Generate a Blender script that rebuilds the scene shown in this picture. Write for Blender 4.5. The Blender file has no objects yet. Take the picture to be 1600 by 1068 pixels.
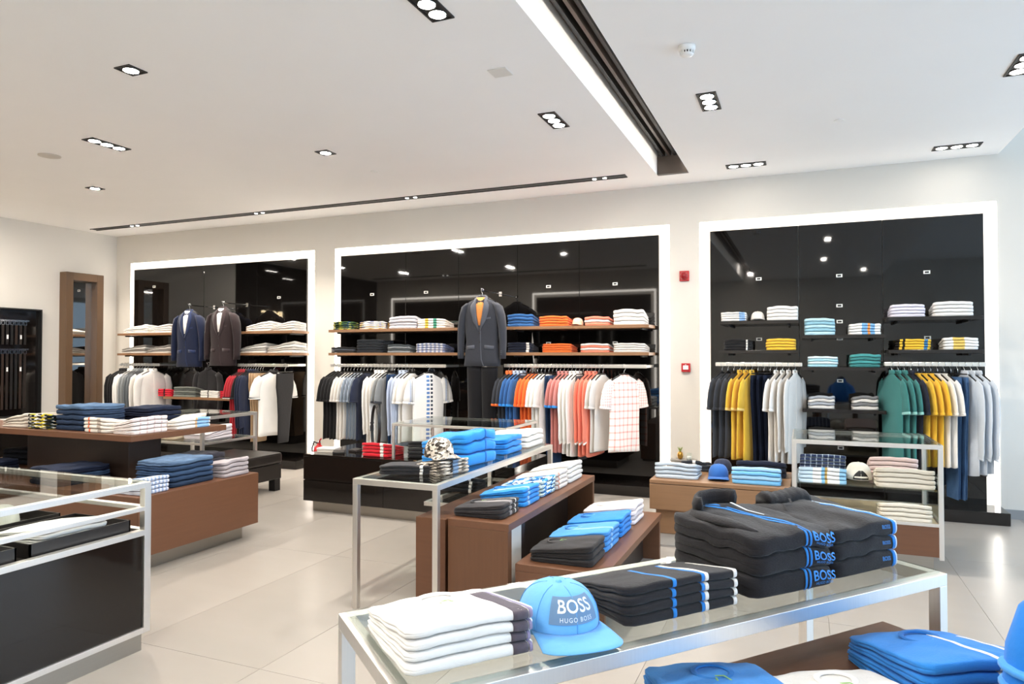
import bpy, bmesh, math, random
from mathutils import Vector, Matrix, noise
S = bpy.context.scene
COL = S.collection
rnd = random.Random(7)
PI = math.pi

# ------------------------------------------------------------------ camera
F = 1085.0; CX = 800; CY = 534; TH = math.radians(22.75); PT = math.atan(21 / F); H = 1.6
cam = bpy.data.cameras.new('camera'); cam.sensor_width = 36; cam.lens = 36 * F / 1600
cam.clip_start = 0.05; cam.clip_end = 200
co = bpy.data.objects.new('camera', cam); COL.objects.link(co)
co.location = (0, 0, H); co.rotation_euler = (PI / 2 + PT, 0, TH)
S.camera = co
# ------------------------------------------------------------------ world, daylight, exposure
SKY_STRENGTH = 1.9; LAMP_W = 8.5; WASH_W = 2.7
S.view_settings.view_transform = 'Standard'; S.view_settings.look = 'None'
S.view_settings.gamma = 1; S.view_settings.use_curve_mapping = False
S.view_settings.exposure = 1.38
wd = bpy.data.worlds.new('world'); S.world = wd; wd.use_nodes = True
wd.node_tree.nodes['Background'].inputs[0].default_value = (0.56, 0.73, 1.0, 1)
wd.node_tree.nodes['Background'].inputs[1].default_value = SKY_STRENGTH

# pixel -> world helpers (direction from the pixel, distance from the plane it touches)
_fw = (-math.sin(TH) * math.cos(PT), math.cos(TH) * math.cos(PT), math.sin(PT))
_rt = (math.cos(TH), math.sin(TH), 0)
_up = (math.sin(TH) * math.sin(PT), -math.cos(TH) * math.sin(PT), math.cos(PT))
def ray(x, y):
    a = (x - CX) / F; b = -(y - CY) / F
    return [_fw[i] + a * _rt[i] + b * _up[i] for i in range(3)]
def on_z(x, y, h):
    d = ray(x, y); t = (h - H) / d[2]; return (d[0] * t, d[1] * t)
def on_y(x, y, v):
    d = ray(x, y); t = v / d[1]; return (d[0] * t, H + d[2] * t)

# ------------------------------------------------------------------ materials
def lin(h):
    h = h.lstrip('#'); c = [int(h[i:i + 2], 16) / 255 for i in (0, 2, 4)]
    return tuple(((v / 12.92) if v <= .04045 else ((v + .055) / 1.055) ** 2.4) for v in c) + (1,)
MATS = {}
def newmat(name):
    m = bpy.data.materials.new(name); m.use_nodes = True
    nt = m.node_tree; b = nt.nodes['Principled BSDF']
    return m, nt, b
def N(nt, t, **kw):
    n = nt.nodes.new(t)
    for k, v in kw.items(): setattr(n, k, v)
    return n
def mat(name, hexc, rough=.5, metal=0, spec=.5, var=0.0, scale=20, stretch=(1, 1, 1), bump=0.0, bscale=80, coat=0):
    if name in MATS: return MATS[name]
    m, nt, b = newmat(name)
    c = lin(hexc)
    b.inputs['Base Color'].default_value = c; b.inputs['Roughness'].default_value = rough
    b.inputs['Metallic'].default_value = metal; b.inputs['Specular IOR Level'].default_value = spec
    if coat: b.inputs['Coat Weight'].default_value = coat; b.inputs['Coat Roughness'].default_value = .05
    tc = N(nt, 'ShaderNodeTexCoord'); mp = N(nt, 'ShaderNodeMapping'); mp.inputs['Scale'].default_value = stretch
    nt.links.new(tc.outputs['Object'], mp.inputs[0])
    ns = N(nt, 'ShaderNodeTexNoise'); ns.inputs['Scale'].default_value = scale; ns.inputs['Detail'].default_value = 4
    nt.links.new(mp.outputs[0], ns.inputs[0])
    mx = N(nt, 'ShaderNodeMix', data_type='RGBA')
    mx.inputs[6].default_value = tuple(min(1, v * (1 - var)) for v in c[:3]) + (1,)
    mx.inputs[7].default_value = tuple(min(1, v * (1 + var)) for v in c[:3]) + (1,)
    nt.links.new(ns.outputs[0], mx.inputs[0]); nt.links.new(mx.outputs[2], b.inputs['Base Color'])
    if bump:
        n2 = N(nt, 'ShaderNodeTexNoise'); n2.inputs['Scale'].default_value = bscale; n2.inputs['Detail'].default_value = 3
        nt.links.new(mp.outputs[0], n2.inputs[0])
        bp = N(nt, 'ShaderNodeBump'); bp.inputs['Strength'].default_value = bump; bp.inputs['Distance'].default_value = .004
        nt.links.new(n2.outputs[0], bp.inputs['Height']); nt.links.new(bp.outputs[0], b.inputs['Normal'])
    MATS[name] = m
    return m
def cloth(hexc):
    n = 'cloth_' + hexc
    if n in MATS: return MATS[n]
    m = mat(n, hexc, rough=.85, spec=.2, var=.06, scale=9, bump=.45, bscale=34)
    m.node_tree.nodes['Principled BSDF'].inputs['Sheen Weight'].default_value = .15
    return m
def denim(hexc):
    return mat('denim_' + hexc, hexc, rough=.85, spec=.2, var=.75, scale=5, bump=.5, bscale=60)
def wood(name, hexc, axis=0):
    st = [16, 16, 16]; st[axis] = .9
    return mat(name, hexc, rough=.42, var=.13, scale=3.2, stretch=st, bump=.06, bscale=6)
def ramp_cloth(name, stops, axis=0, dash=0):
    """flat printed stripes across a garment, along its own length"""
    if name in MATS: return MATS[name]
    m, nt, b = newmat(name); b.inputs['Roughness'].default_value = .85; b.inputs['Specular IOR Level'].default_value = .2
    tc = N(nt, 'ShaderNodeTexCoord'); sp = N(nt, 'ShaderNodeSeparateXYZ'); nt.links.new(tc.outputs['Generated'], sp.inputs[0])
    cr = N(nt, 'ShaderNodeValToRGB'); cr.color_ramp.interpolation = 'CONSTANT'
    el = cr.color_ramp.elements
    while len(el) < len(stops): el.new(.5)
    for e, (p, c) in zip(el, stops): e.position = p
    for e, (p, c) in zip(list(el), sorted(stops)): e.position = p; e.color = lin(c)
    nt.links.new(sp.outputs[axis], cr.inputs[0]); nt.links.new(cr.outputs[0], b.inputs['Base Color'])
    if dash:                                            # broken into rows, like lettering
        a = N(nt, 'ShaderNodeMath', operation='MULTIPLY'); a.inputs[1].default_value = dash; nt.links.new(sp.outputs[2], a.inputs[0])
        f = N(nt, 'ShaderNodeMath', operation='FRACT'); nt.links.new(a.outputs[0], f.inputs[0])
        g = N(nt, 'ShaderNodeMath', operation='GREATER_THAN'); g.inputs[1].default_value = .6; nt.links.new(f.outputs[0], g.inputs[0])
        mx = N(nt, 'ShaderNodeMix', data_type='RGBA'); mx.inputs[7].default_value = lin(stops[0][1]); nt.links.new(cr.outputs[0], mx.inputs[6])
        nt.links.new(g.outputs[0], mx.inputs[0]); nt.links.new(mx.outputs[2], b.inputs['Base Color'])
    MATS[name] = m; return m
def check_cloth(name, c0, c1, fx=5, fy=5, thr=.5, mixf=.5, hung=False):
    """woven checks: two crossing sets of stripes"""
    if name in MATS: return MATS[name]
    m, nt, b = newmat(name); b.inputs['Roughness'].default_value = .85; b.inputs['Specular IOR Level'].default_value = .2
    tc = N(nt, 'ShaderNodeTexCoord'); sp = N(nt, 'ShaderNodeSeparateXYZ'); nt.links.new(tc.outputs['Generated'], sp.inputs[0])
    add = N(nt, 'ShaderNodeMath', operation='ADD')
    vv = N(nt, 'ShaderNodeMath', operation='ADD'); nt.links.new(sp.outputs[1], vv.inputs[0]); nt.links.new(sp.outputs[2], vv.inputs[1])
    for k, (src, f) in enumerate(((sp.outputs[1 if hung else 0], fx), (sp.outputs[2] if hung else vv.outputs[0], fy))):
        a = N(nt, 'ShaderNodeMath', operation='MULTIPLY'); a.inputs[1].default_value = f; nt.links.new(src, a.inputs[0])
        f_ = N(nt, 'ShaderNodeMath', operation='FRACT'); nt.links.new(a.outputs[0], f_.inputs[0])
        g = N(nt, 'ShaderNodeMath', operation='GREATER_THAN'); g.inputs[1].default_value = thr; nt.links.new(f_.outputs[0], g.inputs[0])
        h = N(nt, 'ShaderNodeMath', operation='MULTIPLY'); h.inputs[1].default_value = mixf; nt.links.new(g.outputs[0], h.inputs[0])
        nt.links.new(h.outputs[0], add.inputs[k])
    mx = N(nt, 'ShaderNodeMix', data_type='RGBA'); mx.inputs[6].default_value = lin(c0); mx.inputs[7].default_value = lin(c1)
    nt.links.new(add.outputs[0], mx.inputs[0]); nt.links.new(mx.outputs[2], b.inputs['Base Color'])
    MATS[name] = m; return m
def blot_cloth(name, cols, scale=12):
    """an all-over print"""
    if name in MATS: return MATS[name]
    m, nt, b = newmat(name); b.inputs['Roughness'].default_value = .85; b.inputs['Specular IOR Level'].default_value = .2
    tc = N(nt, 'ShaderNodeTexCoord'); ns = N(nt, 'ShaderNodeTexVoronoi'); ns.inputs['Scale'].default_value = scale
    nt.links.new(tc.outputs['Generated'], ns.inputs[0])
    sp = N(nt, 'ShaderNodeSeparateXYZ'); nt.links.new(ns.outputs['Color'], sp.inputs[0])
    cr = N(nt, 'ShaderNodeValToRGB'); cr.color_ramp.interpolation = 'CONSTANT'
    el = cr.color_ramp.elements
    while len(el) < len(cols): el.new(.5)
    for i, e in enumerate(list(el)): e.position = i / len(cols)
    for i, e in enumerate(list(el)): e.color = lin(cols[i])
    nt.links.new(sp.outputs[0], cr.inputs[0]); nt.links.new(cr.outputs[0], b.inputs['Base Color'])
    MATS[name] = m; return m
def emit(name, col, strength):
    m, nt, b = newmat(name); b.inputs['Base Color'].default_value = col
    b.inputs['Emission Color'].default_value = col; b.inputs['Emission Strength'].default_value = strength
    MATS[name] = m; return m
def glass(name, tint):
    m, nt, b = newmat(name); nt.nodes.remove(b); out = nt.nodes['Material Output']
    tr = N(nt, 'ShaderNodeBsdfTransparent'); tr.inputs[0].default_value = tint
    gl = N(nt, 'ShaderNodeBsdfGlossy'); gl.inputs['Roughness'].default_value = .01
    fr = N(nt, 'ShaderNodeFresnel'); ge = N(nt, 'ShaderNodeNewGeometry')
    io = N(nt, 'ShaderNodeMix', data_type='FLOAT'); io.inputs[2].default_value = 1.48; io.inputs[3].default_value = 1 / 1.48
    nt.links.new(ge.outputs['Backfacing'], io.inputs[0]); nt.links.new(io.outputs[0], fr.inputs[0])   # thin pane: same reflectance on both faces
    mx = N(nt, 'ShaderNodeMixShader'); nt.links.new(fr.outputs[0], mx.inputs[0])
    nt.links.new(tr.outputs[0], mx.inputs[1]); nt.links.new(gl.outputs[0], mx.inputs[2]); nt.links.new(mx.outputs[0], out.inputs[0])
    MATS[name] = m; return m
PAINT = mat('wall_paint', 'dcd6cc', rough=.75, spec=.25, var=.02, scale=3)
CEIL = mat('ceiling_paint', 'f4f2ef', rough=.85, spec=.2, var=.015, scale=2)
STEEL = mat('brushed_steel', 'e6e2dc', rough=.42, metal=1, var=.05, scale=5, stretch=(60, 60, 1))
KICK = mat('steel_kick_plate', 'a8a49c', rough=.38, metal=1, var=.05, scale=4, stretch=(1, 1, 60))
CHROME = mat('chrome', 'dddddd', rough=.15, metal=1)
WOODX = wood('walnut_x', '6a4630', 0); WOODY = wood('walnut_y', '6a4630', 1); WOODZ = wood('walnut_z', '66442d', 2)
SHELFW = wood('shelf_walnut', '8a6546', 0)
OAKX = wood('oak_x', '8c694a', 0)
DARKW = wood('dark_wenge', '30241d', 2)
GLOSSB = mat('black_gloss', '0d0b0a', rough=.03, spec=.55)
BLACKL = mat('black_lacquer', '171311', rough=.07, spec=.5)
MATTB = mat('matt_black', '131211', rough=.5)
LEATHER = mat('black_leather', '211c19', rough=.35, var=.1, scale=30, bump=.15, bscale=120)
WHITE = mat('white_plastic', 'eeece8', rough=.4)
CREAMP = mat('cream_panel', 'e9e2d8', rough=.5, var=.02)
RED = mat('red_plastic', 'b3141c', rough=.3)
GOLD = mat('gold', 'c99a4a', rough=.3, metal=1)
GREEN = mat('green_string', '9fd07a', rough=.7)
GLASS = glass('clear_glass', (.93, .965, .95, 1))
MIRROR = mat('mirror_glass', 'dad8d4', rough=.01, metal=1)
LEDW = emit('led_outer', (1, .93, .84, 1), 4.0)
LEDI = emit('led_inner', (1, .90, .78, 1), .42)
LENS = emit('lamp_lens', (1, .95, .88, 1), 7.0)
SOCK = mat('socket_white', 'f2efe9', rough=.4)

# ------------------------------------------------------------------ mesh helpers
class MB:
    def __init__(s): s.v = []; s.f = []
    def add(s, vs, fs):
        o = len(s.v); s.v += [tuple(p) for p in vs]; s.f += [tuple(i + o for i in f) for f in fs]; return s
    def box(s, x0, x1, y0, y1, z0, z1):
        return s.add([(x, y, z) for z in (z0, z1) for y in (y0, y1) for x in (x0, x1)],
                     [(0, 2, 3, 1), (4, 5, 7, 6), (0, 1, 5, 4), (2, 6, 7, 3), (0, 4, 6, 2), (1, 3, 7, 5)])
    def rings(s, rs, cap0=True, cap1=True):
        n = len(rs[0]); vs = [p for r in rs for p in r]; fs = []
        for i in range(len(rs) - 1):
            for k in range(n):
                a = i * n + k; b = i * n + (k + 1) % n
                fs.append((a, b, b + n, a + n))
        if cap0: fs.append(tuple(range(n))[::-1])
        if cap1: fs.append(tuple(range((len(rs) - 1) * n, len(rs) * n)))
        return s.add(vs, fs)
    def tube(s, pts, r, n=8):
        pts = [Vector(p) for p in pts]; rs = []
        for i, p in enumerate(pts):
            d = (pts[min(i + 1, len(pts) - 1)] - pts[max(i - 1, 0)]).normalized()
            a = d.orthogonal().normalized() if i == 0 else (a - d * a.dot(d)).normalized()
            b = d.cross(a); rr = r[i] if isinstance(r, (list, tuple)) else r
            rs.append([p + a * rr * math.cos(2 * PI * k / n) + b * rr * math.sin(2 * PI * k / n) for k in range(n)])
        return s.rings(rs)
    def lathe(s, prof, n=20, c=(0, 0, 0), caps=True):
        return s.rings([[(c[0] + r * math.cos(2 * PI * k / n), c[1] + r * math.sin(2 * PI * k / n), c[2] + z) for k in range(n)] for r, z in prof], caps, caps)
    def sheet(s, A, B, fn, off, th=.004, m=3):
        """strip between two 2-D polylines laid on the surface fn(x,z)->(point, normal)"""
        g = []
        for a, b in zip(A, B):
            row = []
            for k in range(m):
                t = k / (m - 1); row.append(fn(a[0] + (b[0] - a[0]) * t, a[1] + (b[1] - a[1]) * t))
            g.append(row)
        n = len(g); vs = [p + q * off for r in g for p, q in r] + [p + q * (off - th) for r in g for p, q in r]
        fs = []; M = n * m
        for i in range(n - 1):
            for k in range(m - 1):
                a = i * m + k; fs.append((a, a + 1, a + m + 1, a + m)); fs.append((M + a, M + a + m, M + a + m + 1, M + a + 1))
        rim = [k for k in range(m)] + [i * m + m - 1 for i in range(1, n)] + [(n - 1) * m + k for k in range(m - 2, -1, -1)] + [i * m for i in range(n - 2, 0, -1)]
        for i in range(len(rim)):
            a, b = rim[i], rim[(i + 1) % len(rim)]; fs.append((b, a, M + a, M + b))
        return s.add(vs, fs)
    def mesh(s, name, smooth=False):
        me = bpy.data.meshes.new(name); me.from_pydata(s.v, [], s.f)
        bm = bmesh.new(); bm.from_mesh(me); bmesh.ops.recalc_face_normals(bm, faces=bm.faces); bm.to_mesh(me); bm.free()
        if smooth: me.polygons.foreach_set('use_smooth', [True] * len(me.polygons))
        me.materials.append(None)
        return me
def setmat(o, m):
    o.material_slots[0].link = 'OBJECT'; o.material_slots[0].material = m
def obj(name, me, m, parent=None, loc=(0, 0, 0), rz=0, scale=None, bev=0, smooth=False, rot=None):
    if isinstance(me, MB): me = me.mesh(name, smooth)
    o = bpy.data.objects.new(name, me); COL.objects.link(o); setmat(o, m)
    o.location = loc; o.rotation_euler = rot or (0, 0, rz)
    if scale: o.scale = scale
    if parent: o.parent = parent
    if bev:
        b = o.modifiers.new('bevel', 'BEVEL'); b.width = bev; b.segments = 2; b.limit_method = 'ANGLE'
    return o
def box(name, m, x0, x1, y0, y1, z0, z1, parent=None, bev=0):
    cx, cy = (x0 + x1) / 2, (y0 + y1) / 2
    return obj(name, MB().box(x0 - cx, x1 - cx, y0 - cy, y1 - cy, 0, z1 - z0), m, parent, (cx, cy, z0), bev=bev)
def empty(name, loc=(0, 0, 0), rz=0):
    o = bpy.data.objects.new(name, None); COL.objects.link(o); o.location = loc; o.rotation_euler = (0, 0, rz); o.empty_display_size = .1
    return o
SEEN = {}
def tag(o, label, cat, group=None):
    n = len(label.split())
    if label in SEEN and 'outside the view' not in label: print('DUP LABEL', label)
    if not 4 <= n <= 16: print('LABEL LENGTH', n, label)
    SEEN[label] = 1
    o['label'] = label; o['category'] = cat
    if group: o['group'] = group
    return o
def struct(o): o['kind'] = 'structure'; return o

# ------------------------------------------------------------------ the room
WY = 8.2; WX = -10.67; CZ = 3.6; OY = 0.4; OX = -2.9; RX = 5.2; BY = -3.2
fl = struct(box('floor', mat('floor_bed', '9c958a', rough=.8), WX - .2, RX + .2, BY - .2, WY + .2, -.06, -.004))
TILES = [mat('floor_stone_%d' % i, c, rough=.27, spec=.45, var=.035, scale=2.2, stretch=(1, 3, 1), bump=.02, bscale=30) for i, c in enumerate(('a39c94', '9f9890', 'a7a098'))]
tw, tl = .9, 1.8
tm = MB().box(-tw / 2 + .0012, tw / 2 - .0012, -tl / 2 + .0012, tl / 2 - .0012, 0, .03).mesh('floor_tile')
nx = int((RX - WX) / tw) + 1; ny = int((WY - BY) / tl) + 1
for i in range(nx):
    for j in range(ny):
        x = WX + (i + .5) * tw; y = WY - (j + .5) * tl
        if x - tw / 2 > RX or (x < OX - tw and y < OY - tl): continue
        t = obj('floor_tile', tm, TILES[(i * 5 + j * 3) % 3], fl); t.location = (x - fl.location.x, y - fl.location.y, .03)
fl_top = 0
def wall(name, x0, x1, y0, y1, z0=0, z1=4.3): return struct(box(name, PAINT, x0, x1, y0, y1, z0, z1))
wall('wall_back', WX - .2, RX + .2, WY, WY + .2)
wall('wall_left', WX - .2, WX, OY - .2, WY)
wall('wall_opposite', WX - .2, OX, OY - .2, OY)
wall('wall_entrance_side', OX - .2, OX, BY, OY - .2)
wall('wall_front', OX - .2, RX + .2, BY - .2, BY)
struct(box('baseboard_back', mat('skirting_grey', '8e8f90', rough=.4), 1.80, RX, WY - .015, WY, 0, .09))
struct(box('baseboard_left', mat('skirting_cream', 'cfc6b8', rough=.5), WX, WX + .012, OY, WY, 0, .07))
# shop window wall on the right, daylight beyond
ww = struct(empty('window_1', (RX + .05, (BY + WY) / 2, 0)))
L = WY - BY
obj('sill', MB().box(-.06, .06, -L / 2, L / 2, 0, .1), MATTB, ww)
obj('head', MB().box(-.06, .06, -L / 2, L / 2, 3.7, 4.3), PAINT, ww)
for i in range(7):
    y = -L / 2 + L * i / 6
    obj('mullion', MB().box(-.05, .05, y - .04, y + .04, .1, 3.7), MATTB, ww)
for i in range(6):
    y = -L / 2 + L * i / 6
    obj('pane', MB().box(-.006, .006, y + .04, y + L / 6 - .04, .1, 3.7), GLASS, ww)

# ceilings: two dropped panels with a service trough between them, a higher soffit at the right
T0, T1, P1 = -1.48, -1.14, 1.80
struct(box('ceiling', CEIL, WX - .2, T0, BY - .2, WY, CZ, CZ + .35))
struct(box('ceiling_panel', CEIL, T1, P1, BY - .2, WY, CZ, CZ + .35))
struct(box('ceiling_soffit', CEIL, P1, RX + .2, BY - .2, WY, 3.95, 4.3))
struct(box('ceiling_trough_top', CEIL, T0, T1, BY - .2, WY, CZ + .30, CZ + .35))
struct(box('ceiling_trough_end', CEIL, T0, T1, 7.74, WY, CZ, CZ + .30))
tr = empty('linear_air_diffuser', (T0 + .17, 3, CZ + .2))
tag(tr, 'long dark slotted air diffuser set in the ceiling trough', 'air diffuser')
BRONZE = mat('dark_bronze', '5d544e', rough=.35, metal=.7, var=.12, scale=3, stretch=(1, .5, 1))
obj('housing', MB().box(-.165, .165, -6.2, 4.74, .06, .09), BRONZE, tr)
for k, xx in enumerate((-.1, -.035, .03, .095, .155)):
    obj('blade', MB().box(xx - .012, xx + .012, -6.2, 4.74, -.005, .06), BRONZE if k % 2 else MATTB, tr)
COVE = emit('cove_led', (1, .96, .9, 1), 6.0)
obj('cove_light', MB().box(.135, .16, -6.2, 4.6, -.06, -.045), COVE, tr)
obj('end_plate', MB().box(-.165, .165, 4.68, 4.74, -.2, .0), BRONZE, tr)

# wall-wash slot along the back wall with small spots
def lamp(name, loc, w, col, size, spread, aim=None, parent=None):
    l = bpy.data.lights.new(name, 'AREA'); l.shape = 'DISK'; l.size = size; l.energy = w; l.color = col; l.spread = math.radians(spread)
    o = bpy.data.objects.new(name, l); COL.objects.link(o); o.location = loc
    if aim: o.rotation_euler = (Vector(aim) - Vector(loc)).to_track_quat('-Z', 'Y').to_euler()
    if parent:
        o.parent = parent; o.matrix_parent_inverse = Matrix.Translation(-parent.location)
    return o
WARM = (1, .92, .82); NEUT = (1, .935, .85)
lensm = MB().lathe([(.046, 0), (.05, .012)], 14).mesh('lamp_lens')
ringm = MB().lathe([(.051, .0), (.058, -.001), (.06, .014), (.051, .014), (.051, .0)], 20, (0, 0, 0), False).mesh('lamp_ring', True)
def slot_light(label, x0, x1, y, n, ydir):
    e = empty('slot_light_track', ((x0 + x1) / 2, y, CZ)); tag(e, label, 'light track')
    hl = (x1 - x0) / 2
    obj('slot', MB().box(-hl, hl, -.06, .06, -.004, .0), MATTB, e)
    for sgn in (-1, 1): obj('slot_lip', MB().box(-hl, hl, sgn * .055 - .006, sgn * .055 + .006, -.010, 0), MATTB, e)
    for i in range(n):
        x = -hl + (2 * hl) * (i + .5) / n
        for dx in ((-.06, .06) if i % 4 == 1 else ()):
            o = obj('spot_lens', lensm, LENS, e, (x + dx, 0, -.010), scale=(.45, .45, .5))
        lamp('wash_lamp', (e.location.x + x, y, CZ - .03), WASH_W, WARM if e.location.x + x < -3 else NEUT, .1, 70, (e.location.x + x, y + ydir * .14, .9), e)
slot_light('long black light slot in the ceiling along the back wall', -10.4, -1.8, 7.58, 14, 1)
slot_light('long black light slot along the opposite wall, mirrored in the centre bay', -10.4, -3.2, 1.0, 5, -1)

def lens_mat(w, col):
    k = 'lens_%.2f' % w
    return MATS.get(k) or emit(k, (*col, 1), LAMP_W * w / (PI * PI * .05 ** 2))
def downlight(x, y, n, alongx, label, w=1.0, col=NEUT):
    e = empty('downlight', (x, y, CZ)); tag(e, label, 'downlight', 'downlights outside the view' if 'outside' in label else 'recessed downlights')
    p = .125; hl = n * p / 2 + .012; hw = p / 2 + .012
    a, b = (hl, hw) if alongx else (hw, hl)
    t = .012
    fr = MB().box(-a, a, -b, -b + t, -.008, 0).box(-a, a, b - t, b, -.008, 0).box(-a, -a + t, -b + t, b - t, -.008, 0).box(a - t, a, -b + t, b - t, -.008, 0)
    obj('frame', fr, MATTB, e)
    obj('housing', MB().box(-a + t, a - t, -b + t, b - t, -.003, 0), MATTB, e)
    for i in range(n):
        d = (i - (n - 1) / 2) * p; lx, ly = (d, 0) if alongx else (0, d)
        obj('lamp_lens', lensm, lens_mat(w, col), e, (lx, ly, -.0075)); obj('lamp_ring', ringm, MATTB, e, (lx, ly, -.009))
for x, y, n, ax, lb, w in (
    (-4.33, 3.42, 1, 0, 'single square downlight in upper left ceiling, nearest the camera', 1.6),
    (-4.33, 5.57, 1, 0, 'single square downlight in mid ceiling, left of the trough', 1.6),
    (-7.8, 5.70, 1, 0, 'single square downlight nearest the left wall', 1.6),
    (-6.07, 4.55, 3, 0, 'row of three lamps in a black frame, leftmost in ceiling', 1),
    (-1.94, 5.55, 3, 0, 'row of three lamps just left of the ceiling trough', 1),
    (-.67, 5.61, 3, 0, 'row of three lamps just right of the ceiling trough', 1),
    (-1.96, 3.42, 3, 0, 'row of lamps at the top edge, left of the ceiling trough', 1),
    (-.54, 7.64, 3, 1, 'row of three lamps over the left side of the right bay', .05),
    (1.37, 7.74, 3, 1, 'row of three lamps over the right side of the right bay', .05),
    (1.41, 5.72, 3, 0, 'black framed downlight cut by the right image edge', .4)):
    downlight(x, y, n, ax, lb, w)
for i, (x, y) in enumerate(((-9.7, 5.0), (-9.7, 3.4), (-6.1, 1.9), (-8.9, 1.9), (-2.2, .6), (.4, 3.3), (.4, .6), (-1.2, -1.6), (1.3, -1.6))):  # pair nearest the left wall is added, unseen, to brighten that wall
    downlight(x, y, 3, 0, 'recessed downlight outside the view, mirrored in the black bays or added as fill', 1.2 if x < -9 else (1 if x < 0 else .3))

# smoke detector, speaker, small ceiling fittings
d = tag(obj('smoke_detector', MB().lathe([(0, 0), (.055, 0), (.055, -.02), (.05, -.03), (.046, -.034)], 24), WHITE, None, (-.68, 4.55, CZ), smooth=True), 'white round smoke detector on the right ceiling panel', 'smoke detector')
obj('cap', MB().lathe([(.042, -.05), (.04, -.058), (.028, -.066), (0, -.067)], 24), WHITE, d, smooth=True)
for k in range(14):
    a = 2 * PI * k / 14
    obj('vent_rib', MB().box(-.004, .004, .036, .046, -.052, -.032), WHITE, d, (0, 0, 0), a)
obj('core', MB().lathe([(.034, -.052), (.034, -.032)], 16), MATTB, d)
tag(obj('ceiling_speaker', MB().lathe([(0, 0), (.1, 0), (.1, -.006), (.085, -.009), (0, -.009)], 28), mat('speaker_grey', 'c9c2b8', rough=.6), None, (-6.95, 4.59, CZ), smooth=True), 'round flush speaker grille in the left ceiling', 'speaker')
tag(obj('access_hatch', MB().box(-.07, .07, -.07, .07, -.006, 0), mat('hatch', 'dad6cf', rough=.6), None, (-1.96, 4.46, CZ), bev=.002), 'small square hatch in the ceiling left of the trough', 'hatch')
tag(obj('sprinkler_cover', MB().lathe([(0, 0), (.045, 0), (.045, -.005), (0, -.007)], 20), WHITE, None, (on_z(585, 268, CZ)[0], on_z(585, 268, CZ)[1], CZ)), 'small round sprinkler cover near the back wall slot', 'sprinkler')
tag(obj('ceiling_sensor', MB().lathe([(0, 0), (.04, 0), (.04, -.005), (0, -.007)], 20), WHITE, None, (on_z(1311, 188, CZ)[0], on_z(1311, 188, CZ)[1], CZ)), 'small round sensor disc on the right ceiling panel', 'sensor')

# ------------------------------------------------------------------ display bays
sockm = MB().box(-.03, .03, -.006, 0, -.017, .017).mesh('socket_plate')
sockin = MB().box(-.018, .018, -.008, -.005, -.009, .009).mesh('socket_hole')
def bay(label, x0, x1, seams, socks, plinth=True, flip=False, ztop=3.13):
    y = OY + .004 if flip else WY
    e = empty('display_bay', ((x0 + x1) / 2, y, 0), PI if flip else 0)
    tag(e, label, 'display bay', 'illuminated display bays')
    hw = (x1 - x0) / 2; o_, i_ = .045, .115; zb = .12 if plinth else 0
    obj('light_strip', MB().box(-hw, hw, -.003, 0, ztop - o_, ztop), LEDW, e)
    for sg in (-1, 1):
        a = sg * hw; b = sg * (hw - o_); c = sg * (hw - i_)
        obj('light_strip', MB().box(min(a, b), max(a, b), -.003, 0, zb, ztop - o_), LEDW, e)
        obj('light_reveal', MB().box(min(b, c), max(b, c), -.0025, 0, zb, ztop - i_), LEDI, e)
    obj('light_reveal', MB().box(-hw + o_, hw - o_, -.0025, 0, ztop - i_, ztop - o_), LEDI, e)
    xs = [-hw + i_] + [s - e.location.x for s in seams] + [hw - i_]
    panels = []
    for a, b in zip(xs, xs[1:]):
        panels.append((a, b, obj('back_panel', MB().box(a + .002, b - .002, -.03, -.002, zb, ztop - i_), GLOSSB, e, bev=.0015, rot=(0, 0, rnd.uniform(-.001, .001)))))
    for sx, sz in socks:
        lx = sx - e.location.x
        q = obj('socket_plate', sockm, SOCK, e, (lx, -.032, sz)); obj('socket_hole', sockin, MATTB, q)
    if plinth:
        obj('plinth', MB().box(-hw, hw, -.38, 0, 0, zb), BLACKL, e, bev=.004)
    return e
bay('leftmost lit black display bay with the navy and brown blazers', -10.33, -6.56, (-8.67, -7.6), ((-9.75, 2.72), (-7.18, 2.46)))
bay('centre lit black display bay with the charcoal suit', -6.19, -1.44, (-5.0, -4.19, -3.35, -2.53), ((-5.54, 2.45), (-4.68, 2.45), (-2.93, 2.46), (-2.08, 2.46), (-5.54, 1.75), (-4.68, 1.75), (-2.93, 1.75), (-2.08, 1.75)))
bay('rightmost lit black display bay with blue and yellow clothes', -1.09, 1.78, (-.04, .77), tuple((x, z) for x in (-.45, .36, 1.17) for z in (2.45, 1.78)) + ((.36, 2.13), (.36, 1.96), (.36, 1.33), (.36, .62)))
bay('lit bay on the opposite wall, left of the two mirrored', -10.22, -7.39, (-8.8,), (), True, True)
bay('lit bay on the opposite wall, right of the two mirrored', -6.15, -3.1, (-4.6,), (), True, True)


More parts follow.
